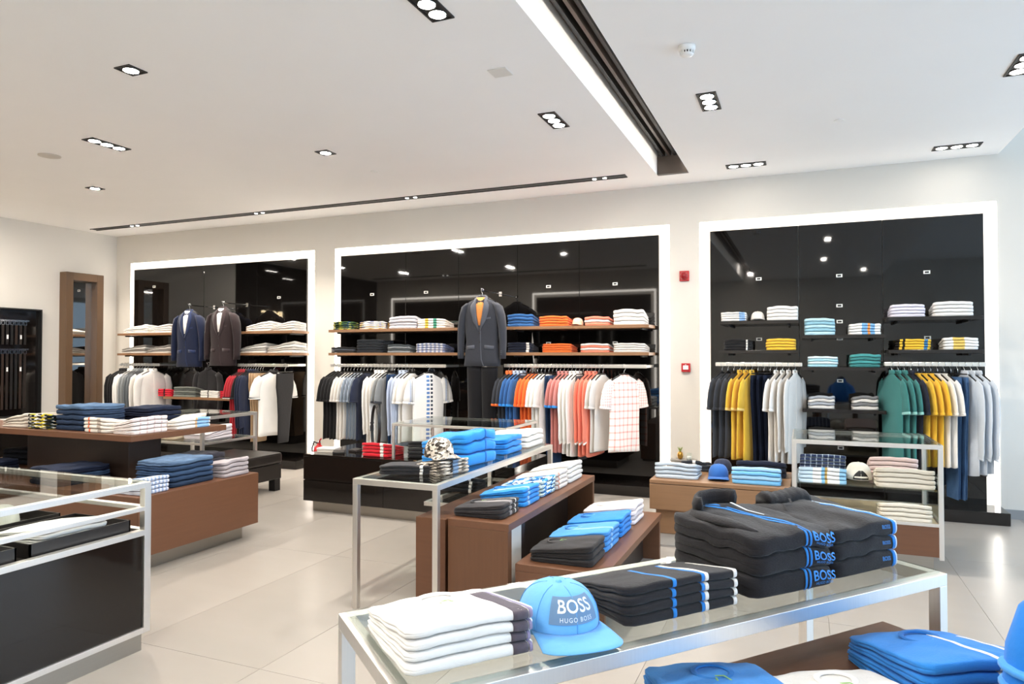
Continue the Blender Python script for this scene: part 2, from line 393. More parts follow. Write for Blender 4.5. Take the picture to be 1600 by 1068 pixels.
# ------------------------------------------------------------------ furniture helpers
def bars(e, name, lst, m=STEEL, bev=.0015):
    for b in lst: obj(name, MB().box(*b), m, e, bev=bev)
def case(name, label, cat, loc, rz, lx, ly, h, t=.035, z0=0, side_glass=(), shelves=(), group=None, legs=True):
    """steel framed glass-topped case; local origin at the near left corner"""
    e = empty(name, loc, rz); tag(e, label, cat, group)
    for x in (0, lx - t):
        for y in (0, ly - t): bars(e, 'leg', [(x, x + t, y, y + t, z0, h - t)])
    bars(e, 'rail', [(0, lx, 0, t, h - t, h), (0, lx, ly - t, ly, h - t, h), (0, t, t, ly - t, h - t, h), (lx - t, lx, t, ly - t, h - t, h)])
    obj('glass_top', MB().box(t * .4, lx - t * .4, t * .4, ly - t * .4, h, h + .008), GLASS, e)
    for sd in side_glass:
        g = {'f': (t, lx - t, .012, .018), 'b': (t, lx - t, ly - .018, ly - .012), 'l': (.012, .018, t, ly - t), 'r': (lx - .018, lx - .012, t, ly - t)}[sd]
        obj('glass_side', MB().box(*g, z0 + .02, h - t), GLASS, e)
    for zs in shelves: obj('glass_shelf', MB().box(t, lx - t, t, ly - t, zs - .008, zs), GLASS, e)
    return e

# ------------------------------------------------------------------ folded clothes
PAR = {'tee': (.12, .0, 2, .5), 'jean': (.2, .0, 2, .08), 'wedge': (.13, .6, 2, .2), 'shirt': (.14, .1, 2, .45), 'thick': (.2, .08, 2, .3), 'jacket': (.2, .0, 2, -.12)}
def bound(i, x, y, kind, seed):
    """height of the i-th boundary of a pile, in garment thicknesses"""
    if i == 0: return 0.0
    amp, wedge, lay, back = PAR[kind]
    th = (1 - wedge * (.5 - x)) * (1 - back * (y + .5))
    n = noise.noise(Vector((x * 2.3 + seed * 7.3, y * 2.1, seed * 3.1))) + .5 * noise.noise(Vector((x * 6 + seed, y * 5, seed)))
    e = noise.noise(Vector((x * 4.3 + i * 9.1, y * 4.1 + seed, i * 3.7))) + .5 * noise.noise(Vector((x * 12 + i * 3, y * 8, i + seed)))
    edge = max(abs(x), abs(y)) * 2
    ridge = .08 / (1 + math.exp((abs(x + .02 * seed) - .27) * 45))
    return (i * th + n * amp * min(1.6, .6 + .3 * i) + e * amp * .55 * th + ridge * min(i, 2) - .10 * max(0, edge - .8) * 5 * min(i, 2) * .7)
def fold_top(x, y, kind, seed, i): return bound(i + 1, x, y, kind, seed) - i
def fold_bot(x, y, kind, seed, i): return bound(i, x, y, kind, seed) - i + (.13 if i else 0)
KF = .045
def lobe(t): return 1 - math.sqrt(max(0, 1 - (2 * t - 1) ** 2))
_folds = {}
def fold_mesh(kind, seed, i=0):
    key = (kind, seed, i)
    if key in _folds: return _folds[key]
    amp, wedge, lay, back = PAR[kind]
    n = 56; base = []; ex = 14
    for k in range(n):
        a = 2 * PI * (k + .5) / n; c, s_ = math.cos(a), math.sin(a)
        r = (abs(c) ** ex + abs(s_) ** ex) ** (-1 / ex)
        base.append((c * r * .5, s_ * r * .5))
    rs = []
    def lift(x, y, t): 
        b = fold_bot(x, y, kind, seed, i); return (x, y, b + t * max(.12, fold_top(x, y, kind, seed, i) - b))
    for f in (.3, .62, .9): rs.append([lift(bx * f, by * f, 0) for bx, by in base])
    for t in (0, .07, .22, .38, .46, .5, .54, .62, .78, .93, 1):
        ring = []
        for bx, by in base:
            wf = max(0, min(1, (-by - .40) / .07))
            u_ = t * lay; l2 = lobe(u_ - math.floor(u_) if t < 1 else 1)
            L_ = min(lay - 1, int(t * lay))
            j = noise.noise(Vector((bx * 3 + seed * 5 + L_ * 3.7 + i * 2.3, by * 3, L_ * 5.1 + seed))) * .05
            ins = wf * (KF * lobe(t) + .014 * abs(noise.noise(Vector((bx * 5 + i, seed, t))))) + (1 - wf) * (KF * .55 * l2 + abs(j))
            ring.append(lift(bx * (1 - ins), by * (1 - ins), t))
        rs.append(ring)
    for f in (.9, .78, .62, .46, .3, .15): rs.append([lift(bx * f, by * f, 1) for bx, by in base])
    mb = MB().rings(rs, True, False)
    o = len(rs) - 1
    mb.add([lift(0, 0, 1)], [])
    c = len(mb.v) - 1
    for k in range(n): mb.f.append((o * n + k, o * n + (k + 1) % n, c))
    _folds[key] = mb.mesh('folded_' + kind, True); return _folds[key]
def band_mesh(kind, seed, x0, x1, ylim=.25, i=0, slant=0.0):
    key = ('b', kind, seed, x0, x1, ylim, i, slant)
    if key in _folds: return _folds[key]
    def pt(x, u):
        if u < .5:
            y = ylim + (-.5 * (1 - KF) - ylim) * (u / .5); x += slant * max(0, y + .32) ** 1.3; return (x, y, fold_top(x, y, kind, seed, i) + .03)
        t = 1 - (u - .5) / .5; y = -.5 * (1 - KF * lobe(t)); b = fold_bot(x, y, kind, seed, i)
        return (x, y - .006, b + .02 + t * (fold_top(x, y, kind, seed, i) - b - .02 + .03))
    g = [[pt(x0 + (x1 - x0) * k / 3, u / 16) for k in range(4)] for u in range(17)]
    g2 = [[(p[0], p[1] + (.006 if u >= 8 else 0), p[2] - .05) for p in r] for u, r in enumerate(g)]
    mb = MB(); mb.rings([[*r, *q[::-1]] for r, q in zip(g, g2)])
    _folds[key] = mb.mesh('band', True); return _folds[key]
def collar_parts(o, m, tagm=None, y=.2):
    zt = o['_bk']; del o['_bk']
    """neckline ring and hang tag lying on the top garment (unit space of the garment)"""
    n = 20; ring = []; ring2 = []
    mb = MB(); rs = []
    for q, (r, z) in enumerate(((1, .02), (1.04, .16), (.86, .2), (.74, .1), (.78, .0))):
        rs.append([(.17 * r * math.cos(2 * PI * k / n), y + .13 * r * math.sin(2 * PI * k / n), zt + z) for k in range(n)])
    key = ('collar', y, zt)
    if key not in _folds: _folds[key] = mb.rings(rs, False, False).mesh('collar', True)
    obj('collar', _folds[key], m, o)
    if tagm:
        key = ('tag', y, zt)
        if key not in _folds:
            t = MB(); t.tube([(.0, y - .06, zt + .08), (.05, y - .10, zt + .3), (.09, y - .17, zt + .22), (.05, y - .24, zt + .2), (-.03, y - .22, zt + .2), (-.02, y - .12, zt + .25)], .009, 5); t.tube([(.05, y - .24, zt + .2), (.12, y - .3, zt + .2)], .012, 5)
            _folds[key] = t.mesh('hang_tag')
        obj('hang_tag', _folds[key], tagm, o)
POS = {1: ['only'], 2: ['upper', 'lower'], 3: ['topmost', 'middle', 'bottom'], 4: ['topmost', 'second', 'third', 'bottom'], 5: ['topmost', 'second', 'third', 'fourth', 'bottom'], 6: ['topmost', 'second', 'third', 'fourth', 'fifth', 'bottom']}
CATN = {'tee': 't-shirt', 'polo': 'polo shirt', 'jeans': 'jeans', 'shirt': 'shirt', 'trousers': 'trousers', 'sweater': 'sweater', 'jacket': 'jacket', 'shorts': 'shorts', 'top': 'shirt'}
def stack(kind, mt, desc, where, n, size, loc, rz=0, mesh='tee', bands=(), collar=None, tagm=None, jit=.003, mats=None):
    w, d, t = size; z = loc[2]; out = []; seed = rnd.randint(0, 3); w *= rnd.uniform(.98, 1.01)
    for i in range(n):
        m = mats[i % len(mats)] if mats else mt
        o = obj('folded_' + kind, fold_mesh(mesh, seed, i), m, None, (loc[0] + rnd.uniform(-jit, jit), loc[1] + rnd.uniform(-jit, jit), z + .001), rz + rnd.uniform(-.01, .01), (w * rnd.uniform(.985, 1.01), d * rnd.uniform(.985, 1.01), t))
        for x0, x1, bm_ in bands: obj('stripe', band_mesh(mesh, seed, x0, x1, .25, i), bm_, o)
        p = POS[n][n - 1 - i]
        lab = ('%s, %s' % (desc, where)) if n == 1 else ('%s %s of stack %s' % (p, desc, where))
        tag(o, lab, CATN[kind], 'stack of %s %s' % (desc, where)); out.append(o)
        z += t * 1.03
    if collar:
        out[-1]['_bk'] = round(fold_top(0, .2, mesh, seed, n - 1) - .04, 3); collar_parts(out[-1], collar, tagm)
    return out

# ------------------------------------------------------------------ caps
def text_mesh(body, size, bold=0.0, sp=1.0):
    cu = bpy.data.curves.new('lettering', 'FONT'); cu.body = body; cu.size = size; cu.align_x = 'CENTER'; cu.offset = bold; cu.resolution_u = 3; cu.space_character = sp
    o = bpy.data.objects.new('lettering', cu); COL.objects.link(o)
    dg = bpy.context.evaluated_depsgraph_get(); me = bpy.data.meshes.new_from_object(o.evaluated_get(dg))
    vs = [tuple(v.co) for v in me.vertices]; fs = [tuple(p.vertices) for p in me.polygons]
    bpy.data.objects.remove(o); bpy.data.curves.remove(cu); bpy.data.meshes.remove(me)
    return vs, fs
def text_on(fn, body, size, m, parent, bold=0.0, off=.001, th=.0012, sp=1.0, dy=0):
    vs, fs = text_mesh(body, size, bold, sp)
    mb = MB(); P = [fn(v[0], v[1] + dy) for v in vs]
    nV = len(vs)
    front = [p + n * off for p, n in P]
    mb.add(front, fs)
    me = mb.mesh('lettering')
    return obj('lettering', me, m, parent)
def cap_surf(phi, t):
    c = math.cos(t * PI / 2) ** .62; s_ = math.sin(t * PI / 2)
    return Vector((.083 * math.cos(phi) * c, .098 * math.sin(phi) * c - .006 * s_, .012 + .108 * s_ ** .9))
_cap = {}
def cap_meshes():
    if _cap: return _cap
    n = 32; T = [0, .08, .18, .3, .42, .54, .66, .78, .88, .95]
    mb = MB().rings([[cap_surf(2 * PI * k / n, t) for k in range(n)] for t in T] + [[cap_surf(2 * PI * k / n, .985) for k in range(n)]], True, True)
    _cap['crown'] = mb.mesh('crown', True)
    A = []; B = []
    m = 17; top = []; 
    def brim(u, v, dz):
        a = -PI / 2 + u * math.radians(66)
        r0 = Vector((.084 * math.cos(a), .099 * math.sin(a), .024))
        r1 = Vector((.094 * math.sin(u * 1.17), -.098 - .082 * math.cos(u * 1.32) ** .8, .024))
        p = r0.lerp(r1, v); p.z += -.55 * (p.x ** 2) * 6 * (.3 + .7 * v) * .55 + .004 * v - .006 * v * v + dz
        return p
    g1 = [[brim(-1 + 2 * i / (m - 1), j / 6, .003) for j in range(7)] for i in range(m)]
    g2 = [[brim(-1 + 2 * i / (m - 1), j / 6, 0) for j in range(7)] for i in range(m)]
    mb = MB().rings([[*a, *b[::-1]] for a, b in zip(g1, g2)])
    _cap['brim'] = mb.mesh('brim', True)
    _cap['button'] = MB().lathe([(.0, .007), (.005, .006), (.007, .002), (.007, 0)], 10, (0, -.006, .119)).mesh('button', True)
    mb = MB()
    for k in range(6):
        ph = PI / 2 + k * PI / 3
        pts = [cap_surf(ph, t) + Vector((math.cos(ph), math.sin(ph), .3)) * .0006 for t in (0, .1, .2, .35, .5, .65, .8, .92)]
        _cap['seam%d' % k] = MB().tube(pts, .0011, 5).mesh('seam', True)
    g = [[cap_surf(PI / 2 + a * (1 - .75 * (t / .38) ** 2), t) for a in [-.62 + 1.24 * q / 10 for q in range(11)]] for t in (.02, .1, .18, .26, .33, .38)]
    c0 = Vector((0, 0, .03)); mb = MB()
    mb.add([p + (p - c0).normalized() * .0012 for r_ in g for p in r_], [(j * 11 + i, j * 11 + i + 1, j * 11 + i + 12, j * 11 + i + 11) for j in range(5) for i in range(10)])
    _cap['opening'] = mb.mesh('back_opening', True)
    pts = [cap_surf(PI / 2 + a, .1) + Vector((0, .004, 0)) for a in (-.5, -.25, 0, .25, .5)]
    _cap['strap'] = MB().tube(pts, .006, 6).mesh('strap', True)
    return _cap
def cap(mt, mb_, label, loc, rz, tilt=(0, 0), sc=1.0, dark=None):
    c = cap_meshes(); e = empty('baseball_cap', loc, rz); e.rotation_euler = (tilt[0], tilt[1], rz); e.scale = (sc, sc, sc)
    tag(e, label, 'cap')
    obj('crown', c['crown'], mt, e); obj('brim', c['brim'], mb_ or mt, e); obj('button', c['button'], mt, e); obj('strap', c['strap'], dark or mt, e); obj('back_opening', c['opening'], MATTB, e)
    for k in range(6): obj('seam', c['seam%d' % k], dark or mt, e)
    return e

# ------------------------------------------------------------------ hanging clothes (front faces local +x, width along y, hook at z=0)
def interp(tab, z):
    for (z0, *a), (z1, *b) in zip(tab, tab[1:]):
        if z <= z0 and z >= z1:
            t = (z0 - z) / (z0 - z1) if z0 != z1 else 0
            return [p + (q - p) * t for p, q in zip(a, b)]
    return list(tab[-1][1:]) if z < tab[-1][0] else list(tab[0][1:])
_hang = {}
def hang_meshes(kind, seed):
    key = (kind, seed)
    if key in _hang: return _hang[key]
    r = random.Random(seed * 31 + len(kind)); out = {}
    long_ = kind in ('shirt', 'jacket')
    L = {'tee': .84, 'polo': .86, 'shirt': .92, 'jacket': .86}.get(kind, .84) + r.uniform(-.02, .02)
    if kind in ('tee', 'polo', 'shirt', 'jacket'):
        tab = [(-.085, .065, .024), (-.10, .085, .032), (-.125, .15, .038), (-.15, .195, .042), (-.19, .222, .046), (-.30, .222, .05), (-.55, .214, .046), (-L, .222, .052)]
        n = 26; rs = []; ph = r.uniform(0, 6)
        for i in range(15):
            z = [-.085, -.10, -.125, -.15, -.17, -.19, -.24, -.30, -.38, -.47, -.56, -.65, -.74, -.8, -1][i]
            if i == 14: z = -L
            elif z < -L + .02: z = -L + .03
            hw, ht = interp(tab, z); k_ = max(0, min(1, (-z - .2) / .5)); sway = .012 * k_ * math.sin(ph + z * 5)
            ring = []
            for k in range(n):
                a = 2 * PI * k / n
                wv = 1 + .45 * k_ * math.sin(a * 4 + ph + 1.5 * math.sin(z * 4 + ph)) * abs(math.sin(a) if 0 else 1)
                ring.append((ht * math.copysign(abs(math.cos(a)) ** .8, math.cos(a)) * wv + sway, hw * math.copysign(abs(math.sin(a)) ** .9, math.sin(a)), z + .01 * k_ * math.sin(a * 2 + ph)))
            rs.append(ring)
        out['body'] = MB().rings(rs).mesh('shirt_body', True)
        for sg in (-1, 1):
            if long_:
                P = [(.18, -.155, .045, .03), (.225, -.2, .066, .036), (.25, -.3, .066, .036), (.258, -.45, .058, .034), (.25, -.6, .05, .032), (.24 + r.uniform(-.02, .02), -.72, .046, .03), (.24, -.78, .043, .03)]
            else:
                P = [(.18, -.155, .045, .03), (.22, -.195, .066, .036), (.25, -.27, .075, .036), (.265, -.34, .078, .036), (.272, -.41, .08, .036)]
            rs = []
            for i, (y, z, a_, b_) in enumerate(P):
                d = Vector((0, P[min(i + 1, len(P) - 1)][0] - P[max(i - 1, 0)][0], P[min(i + 1, len(P) - 1)][1] - P[max(i - 1, 0)][1])).normalized()
                nrm = Vector((0, -d.z, d.y))
                rs.append([Vector((b_ * math.cos(2 * PI * k / 14) * (1 + .12 * math.sin(i * 2 + seed)), y, z)) + nrm * (a_ * math.sin(2 * PI * k / 14)) for k in range(14)])
            rs = [[Vector((p.x + .004, p.y * sg, p.z)) for p in q] for q in rs]
            out['sleeve%d' % sg] = MB().rings(rs).mesh('sleeve', True)
            e0, e1 = rs[-2], rs[-1]; c1 = sum(e1, Vector()) / 14
            tr = []
            for f in ((.72, 1.05), (1.0, 1.08), (1.03, .9)):
                tr.append([c1 + (a.lerp(b, f[0]) - c1) * 1.0 + (a.lerp(b, f[0]) - (sum(e0, Vector()) / 14).lerp(c1, f[0])) * (f[1] - 1) for a, b in zip(e0, e1)])
            out['cuff%d' % sg] = MB().rings(tr).mesh('cuff', True)
        n = 18
        if kind in ('polo', 'shirt', 'jacket'):
            prof = ((.060, -.088), (.066, -.074), (.058, -.052), (.050, -.05), (.048, -.075)); prof2 = ((.036, 0), (.04, 0), (.036, 0), (.03, 0), (.03, 0))
        else:
            prof = ((.066, -.09), (.07, -.083), (.064, -.076), (.056, -.08), (.058, -.09)); prof2 = ((.030, 0), (.034, 0), (.03, 0), (.024, 0), (.026, 0))
        out['collar'] = MB().rings([[(q[0] * math.cos(2 * PI * k / n), p[0] * math.sin(2 * PI * k / n), p[1] - .022 * max(0, math.cos(2 * PI * k / n))) for k in range(n)] for p, q in zip(prof, prof2)], False, False).mesh('collar', True)
        if kind in ('polo', 'shirt'):
            zz = -.26 if kind == 'polo' else -L + .03
            out['placket'] = MB().box(.046, .052, -.014, .014, zz, -.12).mesh('button_placket')
    else:                                             # trousers folded along the crease, held at the waist
        L = 1.18 if kind == 'jeans' else 1.08
        n = 16; ph = r.uniform(0, 6)
        for sg in (-1, 1):
            rs = []
            for z, hw in ((-.12, .17), (-.16, .172), (-.3, .175), (-.45, .15), (-.7, .125), (-.95, .112), (-L, .105)):
                k_ = max(0, (-z - .2))
                rs.append([(sg * .021 + .02 * math.copysign(abs(math.cos(2 * PI * k / n)) ** .6, math.cos(2 * PI * k / n)) * (1 + .2 * math.sin(4 * PI * k / n * 2 + z * 6 + ph) * k_), hw * math.copysign(abs(math.sin(2 * PI * k / n)) ** .8, math.sin(2 * PI * k / n)) + .02 * math.sin(ph + z * 2.5) * k_ - (.02 * k_), z + (.004 * sg)) for k in range(n)])
            out['leg%d' % sg] = MB().rings(rs).mesh('trouser_leg', True)
        out['waistband'] = MB().rings([[(.044 * math.copysign(abs(math.cos(2 * PI * k / n)) ** .5, math.cos(2 * PI * k / n)), .174 * math.sin(2 * PI * k / n), z) for k in range(n)] for z in (-.16, -.155, -.118, -.112)]).mesh('waistband', True)
    _hang[key] = out; return out
_hg = {}
def hanger_meshes():
    if _hg: return _hg
    pts = []
    for k in range(11):
        a = math.radians(-30 + 210 * k / 10); pts.append((0, -.025 * math.cos(a), .025 * math.sin(a)))
    pts = pts + [(0, .023, -.02), (0, .012, -.04), (0, 0, -.05), (0, 0, -.085)]
    _hg['hook'] = MB().tube(pts, .0032, 6).mesh('hook', True)
    _hg['bar'] = MB().tube([(0, -.19, -.158), (0, -.1, -.115), (0, 0, -.082), (0, .1, -.115), (0, .19, -.158)], [.009, .011, .012, .011, .009], 8).mesh('shoulder_bar', True)
    _hg['clip'] = MB().box(-.004, .004, -.16, .16, -.098, -.086).mesh('clip_bar')
    return _hg
KIND_WORD = {'tee': 't-shirt', 'polo': 'polo shirt', 'shirt': 'shirt', 'jacket': 'jacket', 'jeans': 'jeans', 'trousers': 'trousers'}
ORD = 'first second third fourth fifth sixth seventh eighth ninth tenth eleventh twelfth thirteenth fourteenth fifteenth sixteenth seventeenth eighteenth nineteenth twentieth'.split() + ['twenty-%s' % w for w in 'first second third fourth fifth sixth seventh eighth ninth'.split()]
BARB = mat('hanger_black', '1a1816', rough=.35)
def garment(kind, mt, trim, collar, loc, yaw, label, sx=1.0, group=None, zs=1.0):
    g = hang_meshes(kind, rnd.randint(0, 2))
    e = empty('hanging_' + {'tee': 't_shirt', 'polo': 'polo_shirt', 'shirt': 'long_sleeved_shirt', 'jacket': 'casual_jacket', 'jeans': 'jeans', 'trousers': 'trousers'}[kind], loc, yaw)
    e.scale = (sx, 1, zs); tag(e, label, KIND_WORD[kind], group)
    if 'body' in g:
        obj('body', g['body'], mt, e)
        for sg in (-1, 1):
            s = obj('sleeve', g['sleeve%d' % sg], mt, e); obj('cuff', g['cuff%d' % sg], trim or mt, s)
        obj('collar', g['collar'], collar or mt, e)
        if 'placket' in g: obj('placket', g['placket'], mt, e)
    else:
        for sg in (-1, 1): obj('leg', g['leg%d' % sg], mt, e)
        obj('waistband', g['waistband'], mt, e)
    return e
def hanger(loc, yaw, label, clip=False, sx=1):
    h = hanger_meshes(); e = empty('hanger', loc, yaw); tag(e, label, 'hanger', 'hangers on the wall rails')
    obj('hook', h['hook'], CHROME, e); obj('shoulder_bar' if not clip else 'clip_bar', h['clip' if clip else 'bar'], BARB, e, scale=(min(1, sx * 1.2), 1, 1))
    return e
RY = 7.8
def rail(label, place, x0, x1, z, items, joints=(), yaw0=0.0):
    e = empty('hanging_rail', ((x0 + x1) / 2, RY, z)); tag(e, label, 'rail', 'hanging rails in the bays')
    hl = (x1 - x0) / 2 + .04
    RM = mat('rail_satin', 'e4e0d8', rough=.3, metal=.85)
    cuts = [-hl] + [j - e.location.x for j in joints] + [hl]
    for a, b in zip(cuts, cuts[1:]): obj('bar', MB().box(a + .004, b - .004, -.007, .007, -.02, .02), RM, e, bev=.003)
    for a in cuts[:-1] + [hl - .012]:
        obj('bracket', MB().box(a, a + .012, .009, WY - RY - .034, -.015, .015), RM, e)
    tot = sum(i[1] for i in items); cnt = {}; k = 0; tw_ = [.56 * math.sin(abs(i[3].get('yaw', i[3].get('yawl', 0)))) + .11 for i in items if 'yaw' in i[3] or 'yawl' in i[3]]; sp = (x1 - x0 - sum(tw_)) / (tot - len(tw_)); pos = x0; dr = 0
    total = {}
    for it in items: total[it[4]] = total.get(it[4], 0) + it[1]
    for kind, n, mt, opt, desc in items:
        for q in range(n):
            dr = dr * .8 + rnd.uniform(-.02, .02); turned = 'yaw' in opt or ('yawl' in opt and q == n - 1)
            wd_ = .56 * math.sin(abs(opt.get('yaw', opt.get('yawl', 0)))) + .11 if turned else sp; x = pos + .5 * wd_; pos += wd_
            cnt[desc] = cnt.get(desc, 0) + 1
            lab = ('%s on %s' % (desc, place)) if total[desc] == 1 else '%s %s from left on %s' % (ORD[cnt[desc] - 1], desc, place)
            yaw = opt.get('yaw', yaw0) + dr * (.4 if yaw0 else 1)
            sx = min(1.0, sp / .175) if not opt.get('yaw') else .8
            if 'yawl' in opt and q == n - 1: yaw = opt['yawl']; sx = .8
            dx = .0
            garment(kind, mt, opt.get('trim'), opt.get('collar'), (x + dx, RY, z), yaw, lab, sx, '%ss on %s' % (desc, place), opt.get('zs', {'tee': 1.16, 'polo': 1.16, 'shirt': 1.12, 'jacket': 1.1}.get(kind, 1)))
            hanger((x + dx, RY, z), yaw, 'chrome hooked hanger, %s from left on %s' % (ORD[k], place), kind in ('jeans', 'trousers'), sx)
            k += 1
    return e

# ------------------------------------------------------------------ big furniture
# front-left display counter
e = empty('display_counter', (-3.3, 2.76, 0)); tag(e, 'glass-topped counter with black gloss front, cut by left image edge', 'display counter')
LX, LYn, t = 1.85, 1.95, .04
bars(e, 'post', [(-t, 0, -t, 0, .1, .91), (-LX, -LX + t, -t, 0, .1, .91), (-t, 0, -LYn, -LYn + t, .1, .91), (-LX, -LX + t, -LYn, -LYn + t, .1, .91)])
for z in (.91, .78, .655, .14):
    hh = .03 if z != .78 else .022
    bars(e, 'rail', [(-t, 0, -LYn + t, -t, z - hh, z), (-LX + t, -t, -t, 0, z - hh, z)] if z != .14 else [(-t, 0, -LYn + t, -t, .1, .13)])
bars(e, 'rail', [(-LX + t, -t, -LYn, -LYn + t, .88, .91), (-LX, -LX + t, -LYn + t, -t, .88, .91)])
obj('glass_top', MB().box(-LX + .01, -.01, -LYn + .01, -.01, .91, .918), GLASS, e)
obj('shelf_board', MB().box(-LX + t, -t, -LYn + t, -t, .62, .64), DARKW, e)
obj('front_panel', MB().box(-.028, -.012, -LYn + t, -t, .13, .625), BLACKL, e)
obj('end_panel', MB().box(-LX + t, -t, -.028, -.012, .13, .625), BLACKL, e)
obj('kick_plate', MB().box(-LX + .05, -.03, -LYn + .05, -.03, 0, .1), KICK, e)
TRAY = mat('tray_dark', '2a2624', rough=.3)
def tray(x0, x1, y0, y1, label):
    q = empty('display_tray', ((x0 + x1) / 2, (y0 + y1) / 2, .641)); tag(q, label, 'tray', 'trays in the glass counter')
    a, b = (x1 - x0) / 2, (y1 - y0) / 2
    obj('base', MB().box(-a, a, -b, b, 0, .01), TRAY, q)
    for g in ((-a, a, -b, -b + .008), (-a, a, b - .008, b), (-a, -a + .008, -b, b), (a - .008, a, -b, b)):
        obj('rim', MB().box(*g, .01, .07), TRAY, q)
tray(-3.80, -3.36, 2.15, 2.68, 'dark tray at the far end of the glass counter'); tray(-3.80, -3.36, 1.55, 2.09, 'dark tray in the middle of the glass counter')
tray(-4.36, -3.88, 1.9, 2.65, 'dark tray on the inner side of the glass counter')
stack('shirt', cloth('efece6'), 'folded white shirt', 'in the far tray of the glass counter', 4, (.36, .4, .026), (-3.58, 2.40, .652), PI / 2)
stack('shirt', cloth('dcdcd8'), 'folded pale grey shirt', 'in the inner counter tray', 3, (.34, .4, .028), (-4.12, 2.14, .652), PI / 2)
stack('shirt', cloth('e8ebee'), 'folded white shirt with navy edge', 'in the middle counter tray', 4, (.42, .38, .026), (-3.58, 1.82, .652), PI / 2, bands=((-.46, -.34, cloth('2b4677')),))
cap(cloth('c9c8bc'), None, 'pale grey cap lying in the inner counter tray', (-4.1, 2.47, .652), 1.2)

# left walnut table: box base, dark column, overhanging top
e = empty('tiered_table', (-5.9, 4.3, 0)); tag(e, 'walnut two-tier table piled with jeans at the left', 'table')
bx = -4.44 + 5.9
obj('kick_plate', MB().box(-1.5, bx - .12, -.6, .44, 0, .13), KICK, e)
obj('base_box', MB().box(-1.6, bx, -.7, .5, .13, .57), WOODY, e, bev=.003)
obj('base_front', MB().box(bx, bx + .004, -.698, .498, .133, .567), WOODY, e)
obj('column', MB().box(-.62, .68, -.16, .16, .57, .91), DARKW, e, bev=.003)
obj('table_top', MB().box(-1.45, .97, -.37, .62, .91, .96), WOODX, e, bev=.003)

# service counter by the left wall
e = empty('service_counter', (-9.1, 5.9, 0)); tag(e, 'black counter with pale top beside the belt display', 'counter')
obj('body', MB().box(-.7, .6, -.4, .4, 0, .72), BLACKL, e, bev=.003); obj('counter_top', MB().box(-.78, .72, -.46, .46, .72, .75), CREAMP, e, bev=.003)

# steel glass table behind
case('glass_table', 'small steel and glass table behind the walnut table', 'glass table', (-7.35, 5.9, 0), 0, 1.08, .86, .9, .035, shelves=())
e = bpy.data.objects['glass_table']
bars(e, 'rail', [(.035, 1.045, 0, .025, .58, .605), (.035, 1.045, .835, .86, .58, .605), (0, .025, .035, .825, .58, .605), (1.055, 1.08, .035, .825, .58, .605)])
obj('glass_shelf', MB().box(.03, 1.05, .03, .83, .605, .613), GLASS, e)
# leather bench
e = empty('leather_bench', (-6.1, 6.28, 0)); tag(e, 'black leather bench on block legs in the aisle', 'bench')
obj('seat', MB().box(-.4, .36, -.3, .33, .32, .45), LEATHER, e, bev=.03); obj('frame', MB().box(-.39, .35, -.29, .32, .14, .318), LEATHER, e, bev=.008)
for x in (-.38, .25):
    for y in (-.28, .22): obj('leg', MB().box(x, x + .09, y, y + .09, 0, .14), MATTB, e)
# black drawer cabinet
e = empty('drawer_cabinet', (-3.5, 6.2, 0)); tag(e, 'long black gloss drawer cabinet on a steel kick plate', 'cabinet')
x0 = -4.75 + 3.5; x1 = 1.1
obj('kick_plate', MB().box(x0 + .06, x1 - .06, -.34, .4, 0, .11), KICK, e)
obj('body', MB().box(x0 + .004, x1 - .004, -.40, .5, .11, .57), BLACKL, e)
obj('cabinet_top', MB().box(x0, x1, -.42, .5, .57, .59), BLACKL, e, bev=.002)
for a, b in ((x0, -.29), (-.286, x1)):
    obj('drawer', MB().box(a, b, -.42, -.401, .33, .566), BLACKL, e, bev=.002); obj('drawer', MB().box(a, b, -.42, -.401, .114, .322), BLACKL, e, bev=.002)
# glass case on the cabinet
case('glass_case', 'steel glass case standing on the black drawer cabinet', 'glass case', (-3.72, 5.83, .591), 0, 1.22, .8, .345, .024, side_glass=('l', 'b'))
# centre steel table
CVX, CVY = -2.645, 3.69
case('glass_table', 'tall steel glass table piled with blue trousers in the centre', 'glass table', (CVX, CVY, 0), 0, .612, 2.08, .82, .036)
e = bpy.data.objects['glass_table.001']
bars(e, 'rail', [(0, .03, .9, 2.04, .47, .5), (.30, .33, .9, 2.04, .47, .5)]); bars(e, 'rail', [(.03, .30, .9, .93, .47, .5), (.03, .3, 2.03, 2.04, .47, .5)])
obj('glass_shelf', MB().box(.01, .32, .91, 2.03, .5, .508), GLASS, e)
# walnut nesting benches
e = empty('display_bench', (-2.18, 4.85, 0)); tag(e, 'walnut block standing under the centre glass table', 'bench')
obj('block', MB().box(-.115, .1, -.97, .95, .03, .57), WOODX, e, bev=.003); obj('kick', MB().box(-.09, .05, -.93, .9, 0, .03), MATTB, e)
e = empty('display_bench', (-1.82, 4.72, 0)); tag(e, 'taller walnut display bench with dark recess, beside the glass table', 'bench')
obj('bench_top', MB().box(-.2, .205, -.92, .92, .555, .6), WOODY, e, bev=.003)
obj('end_block', MB().box(-.2, .2, -.92, -.86, 0, .555), WOODZ, e, bev=.003); obj('end_panel', MB().box(-.2, .2, .88, .92, 0, .555), WOODZ, e, bev=.003)
obj('recess_panel', MB().box(-.05, -.02, -.5, .88, 0, .555), DARKW, e); obj('white_side_panel', MB().box(.12, .14, -.859, -.56, 0, .555), CREAMP, e)
obj('recess_return', MB().box(-.05, .14, -.56, -.5, 0, .555), DARKW, e)
e = empty('display_bench', (-1.31, 4.68, 0)); tag(e, 'lower walnut display bench nested in front of the taller one', 'bench')
obj('bench_top', MB().box(-.285, .27, -.83, .85, .315, .36), WOODY, e, bev=.003)
